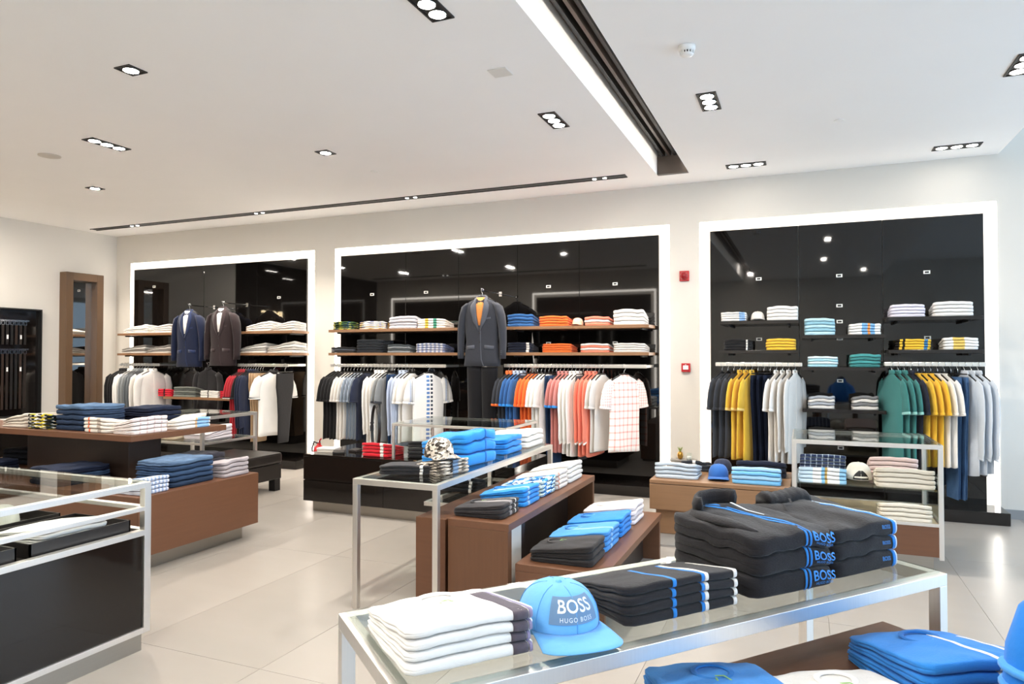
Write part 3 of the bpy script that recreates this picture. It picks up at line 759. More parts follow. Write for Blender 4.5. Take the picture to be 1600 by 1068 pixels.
obj('end_panel', MB().box(-.285, .26, -.83, -.79, 0, .315), WOODX, e, bev=.003); obj('end_panel', MB().box(-.285, .26, .81, .85, 0, .315), WOODX, e, bev=.003)
obj('recess_panel', MB().box(.10, .13, -.79, .81, 0, .315), DARKW, e)
# oak drawer unit on the right
e = empty('drawer_unit', (-.66, 6.2, 0)); tag(e, 'oak two-drawer unit with stepped front before the right bay', 'drawer unit')
obj('kick_plate', MB().box(-.49, .5, -.25, .45, 0, .1), mat('kick_cream', 'cfc5b8', rough=.45), e)
obj('body', MB().box(-.50, .54, -.27, .47, .1, .53), OAKX, e)
obj('unit_top', MB().box(-.54, .56, -.35, .49, .53, .56), OAKX, e, bev=.003)
obj('drawer', MB().box(-.54, .56, -.35, -.271, .315, .525), OAKX, e, bev=.003); obj('drawer', MB().box(-.5, .54, -.285, -.271, .105, .308), OAKX, e, bev=.003)
# right vitrine on a walnut base
e = case('glass_cabinet', 'steel glass cabinet on walnut base before the right bay', 'glass cabinet', (-.09, 5.92, 0), 0, 1.03, .8, .94, .032, z0=.1, side_glass=(), shelves=(.6,))
obj('base_box', MB().box(.03, 1.0, .004, .796, .12, .345), WOODX, e); obj('base_top', MB().box(.03, 1.0, .03, .77, .345, .355), wood('pale_oak', 'cdb591', 0), e)
bars(e, 'rail', [(.032, 1.0, 0, .02, .34, .362), (.032, 1.0, .78, .8, .34, .362), (0, .02, .032, .768, .34, .362), (1.01, 1.03, .032, .768, .34, .362)])
obj('kick_plate', MB().box(.06, .97, .06, .74, 0, .12), KICK, e)
obj('glass_side', MB().box(1.012, 1.018, .032, .768, .362, .9), GLASS, e)
# front glass table, turned against the room
A = Vector((-1.17, 1.57, 0)); AU = math.radians(50); U = Vector((math.cos(AU), math.sin(AU), 0)); V = Vector((math.sin(AU), -math.cos(AU), 0))
def uv(u, v, z=0): p = A + U * u + V * v; return (p.x, p.y, z)
FVW = .55; FVL = 1.82
B = A + V * FVW
case('glass_table', 'steel framed glass table in the foreground with black sportswear', 'glass table', (B.x, B.y, 0), AU, FVL, FVW, .9, .038)
# foreground walnut table tucked under it
P = uv(.6, 1.3); e = empty('low_table', P, AU); tag(e, 'walnut table in the foreground under the front glass table', 'table')
obj('table_top', MB().box(0, 1.155, 0, .93, .65, .7), WOODX, e, bev=.003)
for x in (.03, 1.07):
    for y in (.03, .84): obj('leg', MB().box(x, x + .06, y, y + .06, 0, .65), WOODZ, e)
obj('apron', MB().box(.1, 1.06, .86, .88, .58, .65), WOODX, e)

# ------------------------------------------------------------------ shelves in the bays
def shelf(label, x0, x1, z, m=SHELFW, th=.035, depth=.4, split=None, gap=0):
    e = empty('wall_shelf', ((x0 + x1) / 2, WY - .031, z)); tag(e, label, 'shelf', 'wall shelves in the bays')
    c = [x0 - e.location.x] + ([split - e.location.x] if split else []) + [x1 - e.location.x]
    for a, b in zip(c, c[1:]): obj('board', MB().box(a + .001, b - .001, -depth + .031, -gap, -th, 0), m, e, bev=.002)
    for x in (c[0] + .1, c[-1] - .1): obj('bracket', MB().box(x - .01, x + .01, -.3, 0, -th - .02, -th), MATTB, e)
Z1, Z2 = 1.95, 1.635
DARKS = mat('shelf_black', '1d1917', rough=.12)
shelf('upper walnut shelf left of the navy blazer', -10.12, -8.85, Z1); shelf('lower walnut shelf left of the navy blazer', -10.12, -8.85, Z2)
shelf('upper walnut shelf right of the brown blazer', -7.66, -6.62, Z1); shelf('lower walnut shelf right of the brown blazer', -7.66, -6.62, Z2)
shelf('low walnut shelf under the navy and brown blazers', -9.1, -7.68, .97, split=-8.3, gap=.13)
shelf('upper walnut shelf left of the charcoal suit', -6.0, -4.02, Z1, split=-5.0); shelf('lower walnut shelf left of the charcoal suit', -6.0, -4.02, Z2, split=-5.0)
shelf('upper walnut shelf right of the charcoal suit', -3.37, -1.6, Z1, split=-2.5); shelf('lower walnut shelf right of the charcoal suit', -3.37, -1.6, Z2, split=-2.5)
shelf('upper black shelf at the left of the right bay', -.84, -.04, 1.97, DARKS); shelf('lower black shelf at the left of the right bay', -.84, -.04, 1.655, DARKS)
shelf('upper black shelf at the right of the right bay', .78, 1.58, 1.98, DARKS); shelf('lower black shelf at the right of the right bay', .78, 1.58, 1.655, DARKS)
shelf('highest black shelf in the middle of the right bay', -.01, .76, 1.81, DARKS); shelf('second black shelf in the middle of the right bay', -.01, .76, 1.48, DARKS); shelf('third black shelf in the middle of the right bay', -.01, .76, 1.05, DARKS); shelf('lowest black shelf in the middle of the right bay', -.01, .76, .74, DARKS)

# ------------------------------------------------------------------ clothes on the rails
W = cloth('ece8e2'); W2 = cloth('dcd7d0'); BK = cloth('1c1a1b'); NV = cloth('232a40'); NV2 = cloth('1d2233'); GR = cloth('8b8d8d'); GR2 = cloth('63676a'); LB = cloth('b9c3d6'); YE = cloth('e9bb3c'); OR = cloth('ef7030')
RD = cloth('b22b35'); BE = cloth('b99a78'); TE = cloth('3b7d7b'); CO = cloth('f0866d'); PK = cloth('c9837c'); BL = cloth('35659f'); SB = cloth('2f8fdf'); CH = cloth('3a3c42'); LBL = cloth('8fc3e0')
JN = denim('2c4263'); JD = denim('1a2236'); JL = denim('4a6a92')
RDS = ramp_cloth('cuff_black_white', [(0, '18161a'), (.35, 'eeeae4'), (.65, '18161a')], 2)
PLAID = check_cloth('pink_plaid', 'f3ece6', 'ec9a8c', 7, 11, .78, .5, True)
PRINT = ramp_cloth('white_print_tee', [(0, 'ebe8e4'), (.40, '5c82b8'), (.5, 'ebe8e4'), (.53, '38404f'), (.6, 'ebe8e4')], 1, 17)
STRP = ramp_cloth('grey_blue_stripe', [(i / 16, ('6f7a88', 'a9b1bb')[i % 2]) for i in range(16)], 1)
PL = {'a': 'the rail left of the navy blazer', 'b': 'the rail right of the brown blazer', 'c': 'the rail left of the charcoal suit', 'd': 'the rail right of the charcoal suit', 'e': 'the left rail of the right bay', 'f': 'the right rail of the right bay'}
rail('short hanging rail with black and white shirts left of the navy blazer', PL['a'], -10.02, -9.22, 1.455, [
    ('jacket', 3, BK, {}, 'black jacket'), ('shirt', 2, W, {}, 'white shirt'), ('shirt', 2, GR, {}, 'grey shirt'), ('shirt', 2, GR2, {}, 'dark grey shirt'), ('shirt', 2, W2, {'yawl': -.14}, 'off-white shirt')])
rail('short hanging rail with red and navy polos right of the brown blazer', PL['b'], -7.57, -6.72, 1.46, [
    ('polo', 3, RD, {'trim': RDS}, 'red polo shirt'), ('polo', 1, BK, {}, 'black polo shirt'), ('shirt', 3, NV, {}, 'navy shirt'), ('trousers', 3, BE, {}, 'beige trousers'), ('polo', 1, W, {'trim': RDS, 'collar': BK, 'yaw': -.45}, 'white polo with black collar'), ('trousers', 1, BK, {}, 'black trousers')], )
rail('hanging rail with black, white and grey tops left of the suit', PL['c'], -5.92, -4.22, 1.465, [
    ('tee', 4, BK, {}, 'black tee'), ('tee', 3, W2, {}, 'off-white tee'), ('tee', 3, STRP, {}, 'grey striped tee'), ('tee', 1, NV, {}, 'navy tee'), ('trousers', 2, NV2, {}, 'navy trousers'), ('shirt', 3, W, {}, 'white shirt'), ('tee', 2, GR, {'trim': CH}, 'grey tee with dark cuffs'), ('jeans', 2, JN, {}, 'blue jeans'), ('shirt', 2, LB, {}, 'pale blue shirt'), ('tee', 2, W, {}, 'plain white tee'), ('tee', 1, PRINT, {'yaw': -.6}, 'white tee with blue printed lettering')], joints=(-5.0,), yaw0=-.08)
rail('hanging rail with orange, white and coral tops right of the suit', PL['d'], -3.34, -1.66, 1.475, [
    ('polo', 2, CH, {'trim': OR, 'collar': OR}, 'charcoal polo with orange trim'), ('polo', 3, BL, {'trim': SB, 'collar': LB}, 'blue polo'), ('trousers', 1, NV2, {}, 'navy trousers'), ('tee', 3, OR, {}, 'orange tee'), ('tee', 3, W, {}, 'white tee'), ('jeans', 2, JN, {}, 'blue jeans'), ('polo', 3, PK, {'trim': SB}, 'dusty pink polo'), ('shirt', 3, W, {}, 'white shirt'), ('trousers', 1, CH, {}, 'charcoal trousers'), ('shirt', 3, CO, {'trim': W}, 'coral shirt'), ('tee', 2, W2, {}, 'off-white tee'), ('tee', 1, PLAID, {'yaw': -.65}, 'pink plaid top')], joints=(-2.5,), yaw0=-.22)
rail('hanging rail with black, yellow and white tops in the right bay', PL['e'], -.84, -.05, 1.505, [
    ('tee', 3, CH, {}, 'black tee'), ('polo', 3, YE, {'trim': cloth('f4d27a')}, 'yellow polo'), ('jeans', 3, JD, {}, 'dark jeans'), ('polo', 2, W, {}, 'white polo'), ('shirt', 2, W2, {}, 'off-white shirt')], yaw0=-.36)
rail('hanging rail with teal, yellow and white tops in the right bay', PL['f'], .78, 1.56, 1.515, [
    ('polo', 3, TE, {'trim': cloth('8fc9c5')}, 'teal polo'), ('polo', 1, NV2, {}, 'navy polo'), ('tee', 3, YE, {}, 'yellow tee'), ('tee', 2, W, {}, 'white tee'), ('jeans', 2, JL, {'zs': 1.08}, 'blue jeans'), ('shirt', 3, cloth('cdd4dc'), {}, 'pale grey shirt')], yaw0=.32)

# ------------------------------------------------------------------ blazers and suit facing the room
def blazer(mt, lap, inner, label, loc, yaw=0):
    e = empty('blazer', loc, yaw); e.scale = (.95, 1, 1); tag(e, label, 'blazer', 'blazers hung facing out')
    tab = [(-.09, .07, .05), (-.12, .10, .06), (-.15, .175, .07), (-.19, .225, .075), (-.25, .24, .085), (-.45, .232, .09), (-.63, .218, .085), (-.78, .235, .085), (-.93, .25, .08)]
    n = 28
    def ring(z, k): 
        hw, ht = interp(tab, z); a = 2 * PI * k / n
        return (hw * math.copysign(abs(math.cos(a)) ** .85, math.cos(a)), ht * math.copysign(abs(math.sin(a)) ** .75, math.sin(a)), z)
    def fn(x, z):
        hw, ht = interp(tab, z); c = min(.999, abs(x) / hw) ** (1 / .85); s_ = math.sqrt(max(0, 1 - c * c)) ** .75
        return Vector((x, -ht * s_, z)), Vector((x * .8, -1, 0)).normalized()
    obj('body', MB().rings([[ring(z, k) for k in range(n)] for z in (-.09, -.12, -.15, -.17, -.19, -.22, -.25, -.35, -.45, -.55, -.63, -.7, -.78, -.86, -.93)]), mt, e, smooth=True)
    for sg in (-1, 1):
        P = [(.18, -.165, .05), (.225, -.21, .075), (.262, -.32, .075), (.285, -.47, .068), (.295, -.62, .06), (.295, -.76, .054), (.293, -.84, .052)]
        s = obj('sleeve', MB().rings([[(sg * x + r * .72 * math.cos(2 * PI * k / 14), -.01 - .03 * max(0, (-z - .4)) + r * math.sin(2 * PI * k / 14), z) for k in range(14)] for x, z, r in P]), mt, e, smooth=True)
        for q in range(3): obj('cuff_button', MB().lathe([(0, -.003), (.008, -.002), (.008, .002), (0, .003)], 8, (sg * .293 + sg * .0, -.075, -.79 + .022 * q)), lap, s)
    obj('shirt_front', MB().sheet([(-.055, -.10), (-.05, -.2), (-.035, -.32), (-.01, -.44)], [(.055, -.10), (.05, -.2), (.035, -.32), (.012, -.44)], fn, .004, .003, 5), inner, e, smooth=True)
    for sg in (-1, 1):
        obj('lapel', MB().sheet([(sg * .06, -.095), (sg * .058, -.16), (sg * .05, -.26), (sg * .03, -.38), (sg * .002, -.50)], [(sg * .085, -.11), (sg * .125, -.2), (sg * .122, -.27), (sg * .085, -.39), (sg * .012, -.505)], fn, .011, .009, 4), lap, e, smooth=True)
        obj('pocket_flap', MB().sheet([(sg * .07, -.675), (sg * .13, -.68), (sg * .19, -.685)], [(sg * .07, -.72), (sg * .13, -.725), (sg * .19, -.73)], fn, .006, .006, 3), lap, e, smooth=True)
    obj('breast_pocket', MB().sheet([(.08, -.35), (.15, -.34)], [(.08, -.37), (.15, -.36)], fn, .006, .006, 3), lap, e)
    obj('front_edge', MB().sheet([(.01, -.50), (.012, -.7), (.02, -.85), (.05, -.925)], [(.022, -.50), (.024, -.7), (.032, -.85), (.062, -.925)], fn, .004, .004, 3), lap, e)
    for z in (-.53, -.64):
        p, q = fn(.005, z); obj('button', MB().lathe([(0, 0), (.011, 0), (.011, .004), (0, .005)], 12), MATTB, e, (p.x, p.y - .004, p.z), rot=(PI / 2, 0, 0))
    obj('collar', MB().sheet([(-.075, -.088), (-.04, -.07), (.04, -.07), (.075, -.088)], [(-.082, -.115), (-.05, -.09), (.05, -.09), (.082, -.115)], lambda x, z: (Vector((x, .02 - .5 * abs(x), z)), Vector((0, -1, 0))), .01, .03, 3), lap, e, smooth=True)
    return e
def face_hook(label, x, z, ln):
    e = empty('face_out_hook', (x, WY - .031, z)); tag(e, label, 'hook', 'face-out hooks')
    obj('plate', MB().box(-.02, .02, -.006, 0, -.03, .03), CHROME, e); obj('arm', MB().tube([(0, 0, 0), (0, -ln, 0), (0, -ln - .02, .02)], .007, 8), CHROME, e, smooth=True)
def face_hanger(label, x, y, z):
    h = hanger_meshes(); e = empty('hanger', (x, y, z), PI / 2); tag(e, label, 'hanger', 'hangers on face-out hooks')
    pts = [(0, -.016 * math.cos(math.radians(a)), .016 * math.sin(math.radians(a)) - .006) for a in range(-30, 181, 21)] + [(0, .015, -.022), (0, .008, -.034), (0, 0, -.042), (0, 0, -.09)]
    obj('hook', MB().tube(pts, .004, 6), CHROME, e, smooth=True); obj('shoulder_bar', h['bar'], BARB, e, scale=(2.2, .95, 1))
SHW = cloth('efece8')
for nm, x, y, z, mt, lp, inn in (('navy blazer over a white shirt, left of the brown blazer', -8.45, 7.70, 2.36, cloth('151d36'), cloth('212d4e'), SHW),
                            ('dark brown blazer over a white shirt, right of the navy blazer', -7.79, 7.70, 2.38, cloth('2b2021'), cloth('3a2d2e'), SHW),
                            ('charcoal suit jacket with orange lining at the neck', -3.585, 7.62, 2.4, cloth('34363d'), cloth('50535c'), cloth('d98a48'))):
    blazer(mt, lp, inn, nm, (x, y, z), .0)
    k = nm.split(' over')[0].split(' with')[0]
    face_hook('chrome hook carrying the %s' % k, x, z - .012, WY - .031 - y + .01); face_hanger('dark hanger under the %s' % k, x, y, z)
# trousers of the suit
e = empty('suit_trousers', (-3.585, 7.62, 2.4)); tag(e, 'black suit trousers hanging below the charcoal suit jacket', 'trousers')
for sg in (-1, 1):
    obj('leg', MB().rings([[(sg * .095 + a * math.cos(2 * PI * k / 14), .055 * math.sin(2 * PI * k / 14), z) for k in range(14)] for z, a in ((-.94, .11), (-1.0, .11), (-1.2, .105), (-1.5, .095), (-1.9, .085))]), cloth('111013'), e, smooth=True)
# dark shirts lower in the bay between the rails
for x, lab in ((-8.5, 'black shirt hung low beneath the navy blazer'),):
    blz = garment('shirt', cloth('1b181a'), None, None, (x, 8.105, 1.47), -PI / 2, lab, .75)
    hanger((x, 8.105, 1.47), -PI / 2, 'chrome hooked hanger of the low black shirt'); face_hook('chrome hook carrying the low black shirt', x, 1.47, .075)

# ------------------------------------------------------------------ folded clothes on the bay shelves
def sh(kind, mt, desc, where, n, x0, x1, z, t=.03, mesh='tee', y=7.84, d=.3, mats=None, bands=()):
    a = on_y(x0, 534, y)[0]; b = on_y(x1, 534, y)[0]
    stack(kind, mt, desc, where, n, (b - a, d, t), ((a + b) / 2, y + d / 2, z), 0, mesh, mats=mats, bands=bands)
U1, L1 = 'upper shelf by navy blazer', 'lower shelf by navy blazer'
U2, L2 = 'upper shelf by brown blazer', 'lower shelf by brown blazer'
sh('shirt', W, 'folded white shirt', 'at left end, ' + U1, 4, 190, 228, Z1, .036, 'wedge'); sh('shirt', W, 'folded white shirt', 'at right end, ' + U1, 4, 229, 264, Z1, .036, 'wedge')
sh('shirt', cloth('8b847c'), 'folded taupe shirt', 'on ' + L1, 4, 188, 226, Z2, .034, 'wedge', mats=[W, cloth('8b847c')]); sh('shirt', cloth('a19d98'), 'folded grey shirt', 'on ' + L1, 4, 228, 264, Z2, .034, 'wedge', mats=[W2, cloth('8f8b86')])
sh('shirt', W, 'folded white shirt', 'at left end, ' + U2, 4, 382, 421, Z1, .038, 'wedge'); sh('shirt', W2, 'folded off-white shirt', 'at right end, ' + U2, 4, 423, 459, Z1, .036, 'wedge')
sh('shirt', cloth('b5b1a9'), 'folded stone grey shirt', 'on ' + L2, 4, 374, 414, Z2, .038, 'wedge', mats=[W, cloth('b5b1a9')]); sh('shirt', W2, 'folded pale shirt', 'on ' + L2, 4, 416, 460, Z2, .042, 'wedge', mats=[W, cloth('c9c3ba')])
LW = 'on low shelf under the blazers'
RDB = ramp_cloth('red_black_band', [(0, 'c02434'), (.44, '1c1618'), (.54, 'c02434')]); WDB = ramp_cloth('white_black_band', [(0, 'ece8e2'), (.44, '1c1618'), (.5, 'ece8e2')])
sh('polo', RDB, 'folded black-banded red polo', 'at left end, ' + LW[3:], 4, 246, 269, .97, .028, d=.23, y=7.8); sh('shirt', cloth('73766e'), 'folded olive grey shirt', LW, 5, 270, 305, .97, .032, 'shirt', d=.23, y=7.8, mats=[cloth('73766e'), cloth('4c4f4a')])
sh('polo', WDB, 'folded white polo with black band', LW, 4, 312, 341, .97, .026, d=.23, y=7.8); sh('polo', RDB, 'folded black-banded red polo', 'at right end, ' + LW[3:], 4, 343, 360, .97, .026, d=.23, y=7.8)
U3, L3, U4, L4 = ('on upper shelf left of suit', 'on lower shelf left of suit', 'on upper shelf right of suit', 'on lower shelf right of suit')
CAMO = blot_cloth('green_navy_print', ['15211b', '3c5a2c', 'c8c23c', '24466a', '10161c'], 7); NVW = blot_cloth('navy_white_print', ['ebe6df', '4b4f86', 'd8b25a', 'efece8', '2e3350'], 6)
YG = ramp_cloth('yellow_green_white_bands', [(0, 'f0ede6'), (.3, 'd9b545'), (.42, 'f0ede6'), (.6, '3f8a72'), (.72, 'f0ede6')])
GING = check_cloth('blue_gingham', 'ebeaea', '3d5c9c', 7, 6, .5, .5)
sh('tee', CAMO, 'folded green and navy print tee', U3, 4, 519, 553, Z1, .027); sh('tee', NVW, 'folded white tee with navy print', U3, 4, 560, 600, Z1, .026); sh('shirt', cloth('c7c5cb'), 'folded lilac grey shirt', U3, 4, 606, 650, Z1, .042, 'shirt'); sh('tee', YG, 'folded white tee with yellow band', U3, 4, 651, 694, Z1, .03)
sh('tee', cloth('232324'), 'folded black tee', L3, 3, 516, 553, Z2, .026, mats=[cloth('232324'), cloth('50545c')]); sh('jeans', cloth('22262c'), 'folded black jeans', L3, 5, 556, 598, Z2, .034, 'jean'); sh('tee', cloth('7b8287'), 'folded slate grey tee', L3, 4, 604, 640, Z2, .027, mats=[cloth('8b9297'), cloth('4d5457')]); sh('shirt', GING, 'folded blue gingham shirt', L3, 4, 648, 695, Z2, .03)
sh('tee', cloth('2f5e96'), 'folded mid blue tee', U4, 4, 791, 833, Z1, .038); sh('tee', OR, 'folded orange tee', U4, 4, 841, 887, Z1, .03)
cap(cloth('f0b79c'), cloth('f0b79c'), 'salmon cap on the upper shelf right of the suit', (on_y(902, 500, 7.95)[0], 7.97, Z1 + .002), .1, sc=.8)
sh('tee', CO, 'folded coral tee', U4, 3, 912, 952, Z1, .034, mats=[CO, W2]); sh('tee', W, 'folded white tee', U4, 4, 957, 1007, Z1, .044)
sh('tee', NV2, 'folded navy tee with white edge', L4, 4, 791, 830, Z2, .03, bands=((.3, .42, W),)); sh('tee', OR, 'folded orange tee', L4, 4, 846, 892, Z2, .026); sh('tee', CO, 'folded coral and white tee', L4, 4, 906, 951, Z2, .026, mats=[CO, W]); sh('tee', W2, 'folded off-white tee', L4, 4, 957, 1008, Z2, .026)
U5, L5, U6, L6 = 'on upper left shelf, right bay', 'on lower left shelf, right bay', 'on upper right shelf, right bay', 'on lower right shelf, right bay'
M1, M2, M3 = 'on highest middle shelf, right bay', 'on second middle shelf, right bay', 'on third middle shelf, right bay'
sh('tee', W, 'folded white tee with blue edge', U5, 4, 1126, 1167, 1.97, .024, bands=((.22, .44, cloth('8fb4e0')),))
cap(W2, W2, 'white cap on the upper left shelf of the right bay', (on_y(1184, 490, 7.95)[0], 7.95, 1.972), .05, sc=.85)
sh('tee', W, 'folded plain white tee', U5, 4, 1198, 1248, 1.97, .037); sh('tee', BK, 'folded black tee', L5, 4, 1130, 1175, 1.655, .029, bands=((.3, .36, W),)); sh('tee', YE, 'folded yellow tee', L5, 4, 1196, 1244, 1.655, .03)
sh('tee', LBL, 'folded light blue tee', M1, 5, 1256, 1306, 1.81, .034, mats=[cloth('b5dae6'), cloth('8fbccb')]); sh('tee', ramp_cloth('white_blue_orange', [(0, 'eeebe6'), (.4, '7db1de'), (.58, 'e89a55'), (.66, '7db1de'), (.8, 'eeebe6')]), 'folded white tee with blue stripe', M1, 4, 1326, 1378, 1.81, .028)
sh('tee', LBL, 'folded pale turquoise tee', M2, 4, 1261, 1310, 1.48, .027, mats=[cloth('a9d6e2'), cloth('d8e8ea')]); sh('tee', TE, 'folded teal tee', M2, 4, 1327, 1377, 1.48, .033, mats=[TE, cloth('4b9a98')])
sh('shirt', cloth('a7abb2'), 'folded blue grey zip top', M3, 4, 1262, 1304, 1.05, .034, 'thick', mats=[W2, cloth('a7abb2')]); sh('shirt', cloth('7d7d7f'), 'folded mid grey zip top', M3, 4, 1331, 1373, 1.05, .036, 'thick', mats=[W2, cloth('7d7d7f')])
sh('tee', cloth('e3dde8'), 'folded lilac white tee', U6, 4, 1391, 1447, 1.98, .031); sh('tee', W, 'folded white tee', U6, 4, 1458, 1523, 1.98, .035)
sh('tee', ramp_cloth('yellow_print', [(0, '221d18'), (.12, 'e9bb3c'), (.2, '221d18'), (.27, 'e9bb3c'), (.8, '3f78a8'), (.9, 'e9bb3c')]), 'folded yellow tee with print', L6, 4, 1398, 1456, 1.655, .026); sh('tee', ramp_cloth('white_yellow_print', [(0, 'eeebe6'), (.28, 'e6c56a'), (.6, 'eeebe6')]), 'folded white tee with yellow print', L6, 4, 1474, 1530, 1.655, .029)
sh('shirt', W, 'folded white shirt', 'on the lowest middle shelf, right bay, left', 2, 1262, 1304, .74, .03); sh('shirt', W2, 'folded off-white shirt', 'on the lowest middle shelf, right bay, right', 2, 1330, 1373, .74, .03)

# ------------------------------------------------------------------ folded clothes on the tables
TT = 'on the walnut table top'; TB = 'on the walnut table base'
stack('sweater', cloth('d5ccbf'), 'folded cream sweater', TT, 4, (.34, .4, .033), (-6.5, 4.2, .96), 0, 'wedge')
stack('tee', blot_cloth('black_yellow_print', ['141518', 'eceae4', '1c2c2c', 'd8c42c', '121316'], 8), 'folded black and yellow print tee', TT, 4, (.3, .36, .032), (-6.14, 4.16, .96))
stack('jeans', denim('31445e'), 'folded blue jeans', TT, 5, (.37, .42, .042), (-5.79, 4.22, .96), 0, 'jean', mats=[denim('25344c'), denim('25344c'), denim('2b3c55'), denim('2b3c55'), denim('4f6885')])
stack('jeans', JD, 'folded dark jeans', TT, 4, (.36, .4, .042), (-5.6, 4.68, .96), PI / 2, 'jean')
stack('jeans', denim('252f47'), 'folded indigo jeans', TT, 3, (.36, .4, .042), (-6.12, 4.7, .96), .1, 'jean')
stack('tee', ramp_cloth('white_orange_grey', [(0, 'e8e2d8'), (.24, 'e2683a'), (.3, 'e8e2d8'), (.6, 'b9aca0'), (.75, 'e8e2d8')]), 'folded white tee with orange stripe', TT, 4, (.3, .36, .03), (-5.41, 4.15, .96))
stack('shirt', check_cloth('pink_check', 'ece4e0', 'b98a86', 5, 4, .8, .4), 'folded pink check shirt', TT, 4, (.34, .25, .034), (-5.08, 4.14, .96), PI / 2)
stack('tee', ramp_cloth('white_skyblue', [(0, 'ebe7e0'), (.5, 'd8b488'), (.56, '8fbbe2'), (.92, 'ebe7e0')]), 'folded white tee with blue end', TT, 3, (.38, .3, .03), (-5.1, 4.58, .96), PI / 2)
stack('shirt', cloth('ded5c8'), 'folded cream shirt', TT, 3, (.26, .24, .036), (-5.27, 4.78, .96), PI / 2, 'wedge')
stack('jeans', denim('1e2128'), 'folded black jeans', TB, 3, (.36, .4, .045), (-6.9, 4.45, .57), .2, 'jean')
stack('jeans', JD, 'folded navy jeans', TB, 2, (.4, .4, .045), (-6.78, 3.92, .57), .1, 'jean')
stack('jeans', denim('2c405c'), 'folded mid blue jeans', TB + ' below the column', 3, (.42, .44, .045), (-5.55, 3.87, .57), -.1, 'jean', mats=[JD, denim('2c405c')])
stack('jeans', denim('2f4461'), 'folded faded blue jeans', TB, 5, (.44, .42, .04), (-4.72, 4.17, .57), PI / 2, 'jean', mats=[denim('28384f'), denim('2f4461'), denim('384f6e'), denim('2f4461'), denim('5a728f')])
stack('trousers', cloth('34323b'), 'folded charcoal trousers', TB, 3, (.34, .34, .05), (-5.06, 4.72, .57), PI / 2, 'jean')
stack('trousers', cloth('b1a8ab'), 'folded light grey trousers', TB, 4, (.3, .36, .038), (-4.66, 4.6, .57), PI / 2, 'shirt')
stack('shirt', check_cloth('blue_white_check', 'e8eaee', '5f86bd', 8, 5, .55, .5), 'folded blue and white check shirt', TB, 4, (.26, .36, .03), (-4.65, 3.78, .57), PI / 2)
# glass table behind
stack('shirt', cloth('e3d9dc'), 'folded pale pink shirt', 'in small glass table by bench', 4, (.4, .42, .04), (-6.6, 6.3, .614), PI / 2, 'wedge')
stack('shirt', cloth('d6bfa2'), 'folded tan shirt', 'in small glass table by bench', 3, (.34, .38, .03), (-7.0, 6.16, .614), PI / 2)
# cabinet top
CB = 'on the black drawer cabinet'
stack('polo', cloth('d5202f'), 'folded red polo', CB, 4, (.32, .34, .034), (-3.94, 6.02, .591), 0, bands=((.22, .34, cloth('e8e2dc')),))
GC = 'in the glass case on the cabinet'
stack('tee', cloth('232123'), 'folded black tee', GC, 5, (.42, .42, .032), (-3.42, 6.15, .592))
stack('tee', cloth('3d5662'), 'folded slate teal tee', GC, 6, (.44, .42, .032), (-2.92, 6.3, .592))
for i, (x, y, r, c, lb) in enumerate(((-4.60, 6.0, .2, 'd9d2c6', 'open cream gift box lid on the left of the cabinet'), (-4.42, 5.93, .5, '1d1a19', 'black leather wallet nearest the red polos'), (-4.35, 6.12, -.3, '2a2524', 'dark leather wallet behind the nearest wallet'), (-4.34, 6.36, .1, '3a332f', 'brown leather wallet beside the coiled belt'))):
    e = empty('wallet' if i else 'gift_box', (x, y, .591), r); tag(e, lb, 'wallet' if i else 'box', None)
    m = mat('wl_' + c, c, rough=.45)
    if i:
        obj('cover', MB().box(-.06, .06, -.048, .048, 0, .012), m, e, bev=.004); obj('flap', MB().box(-.06, .06, -.048, .048, .014, .026), m, e, bev=.004, rot=(.12, 0, 0))
    else:
        obj('base', MB().box(-.1, .1, -.07, .07, 0, .03), m, e, bev=.002); obj('lid', MB().box(-.104, .104, -.074, .074, .03, .045), WHITE, e, bev=.002)
# belt standing in a loop with its buckle
bx, by = on_y(587, 690, 6.25)[0], 6.25
e = empty('belt', (bx, by, .592), -.5); tag(e, 'black leather belt standing in a tall loop on the cabinet', 'belt')
rs = []
for k in range(41):
    a = 2 * PI * k / 40 * .985
    cx, cz = .085 * math.sin(a), .24 - .24 * math.cos(a); nx_, nz_ = math.sin(a), -math.cos(a)
    rs.append([(cx + nx_ * q * .0025, w * .016, cz + nz_ * q * .0025 + .003) for q, w in ((-1, -1), (1, -1), (1, 1), (-1, 1))])
obj('strap', MB().rings(rs), LEATHER, e); obj('buckle', MB().box(-.095, -.086, -.022, -.014, .2, .26).box(-.095, -.086, .014, .022, .2, .26).box(-.095, -.086, -.014, .014, .2, .206).box(-.095, -.086, -.014, .014, .254, .26), CHROME, e)
obj('belt_loop', MB().box(-.091, -.08, -.02, .02, .28, .295), LEATHER, e)
# fire extinguisher behind the cabinet
e = empty('fire_extinguisher', (-5.80, 7.36, 0)); tag(e, 'red fire extinguisher on floor between the left and centre bays', 'fire extinguisher')
obj('cylinder', MB().lathe([(.07, 0), (.075, .02), (.075, .36), (.06, .41), (.025, .44), (.022, .46)], 20), RED, e, smooth=True)
obj('handle', MB().tube([(0, -.0, .47), (.04, -.04, .5), (.08, -.06, .53)], .009, 6), RED, e); obj('lever', MB().tube([(0, 0, .465), (.06, -.05, .465)], .009, 6), RED, e); obj('valve', MB().lathe([(.02, .44), (.02, .48), (.012, .5)], 10), CHROME, e)
obj('hose', MB().tube([(-.02, 0, .46), (-.08, .0, .48), (-.11, 0, .4), (-.1, 0, .2), (-.085, 0, .1)], .011, 8), MATTB, e, smooth=True)

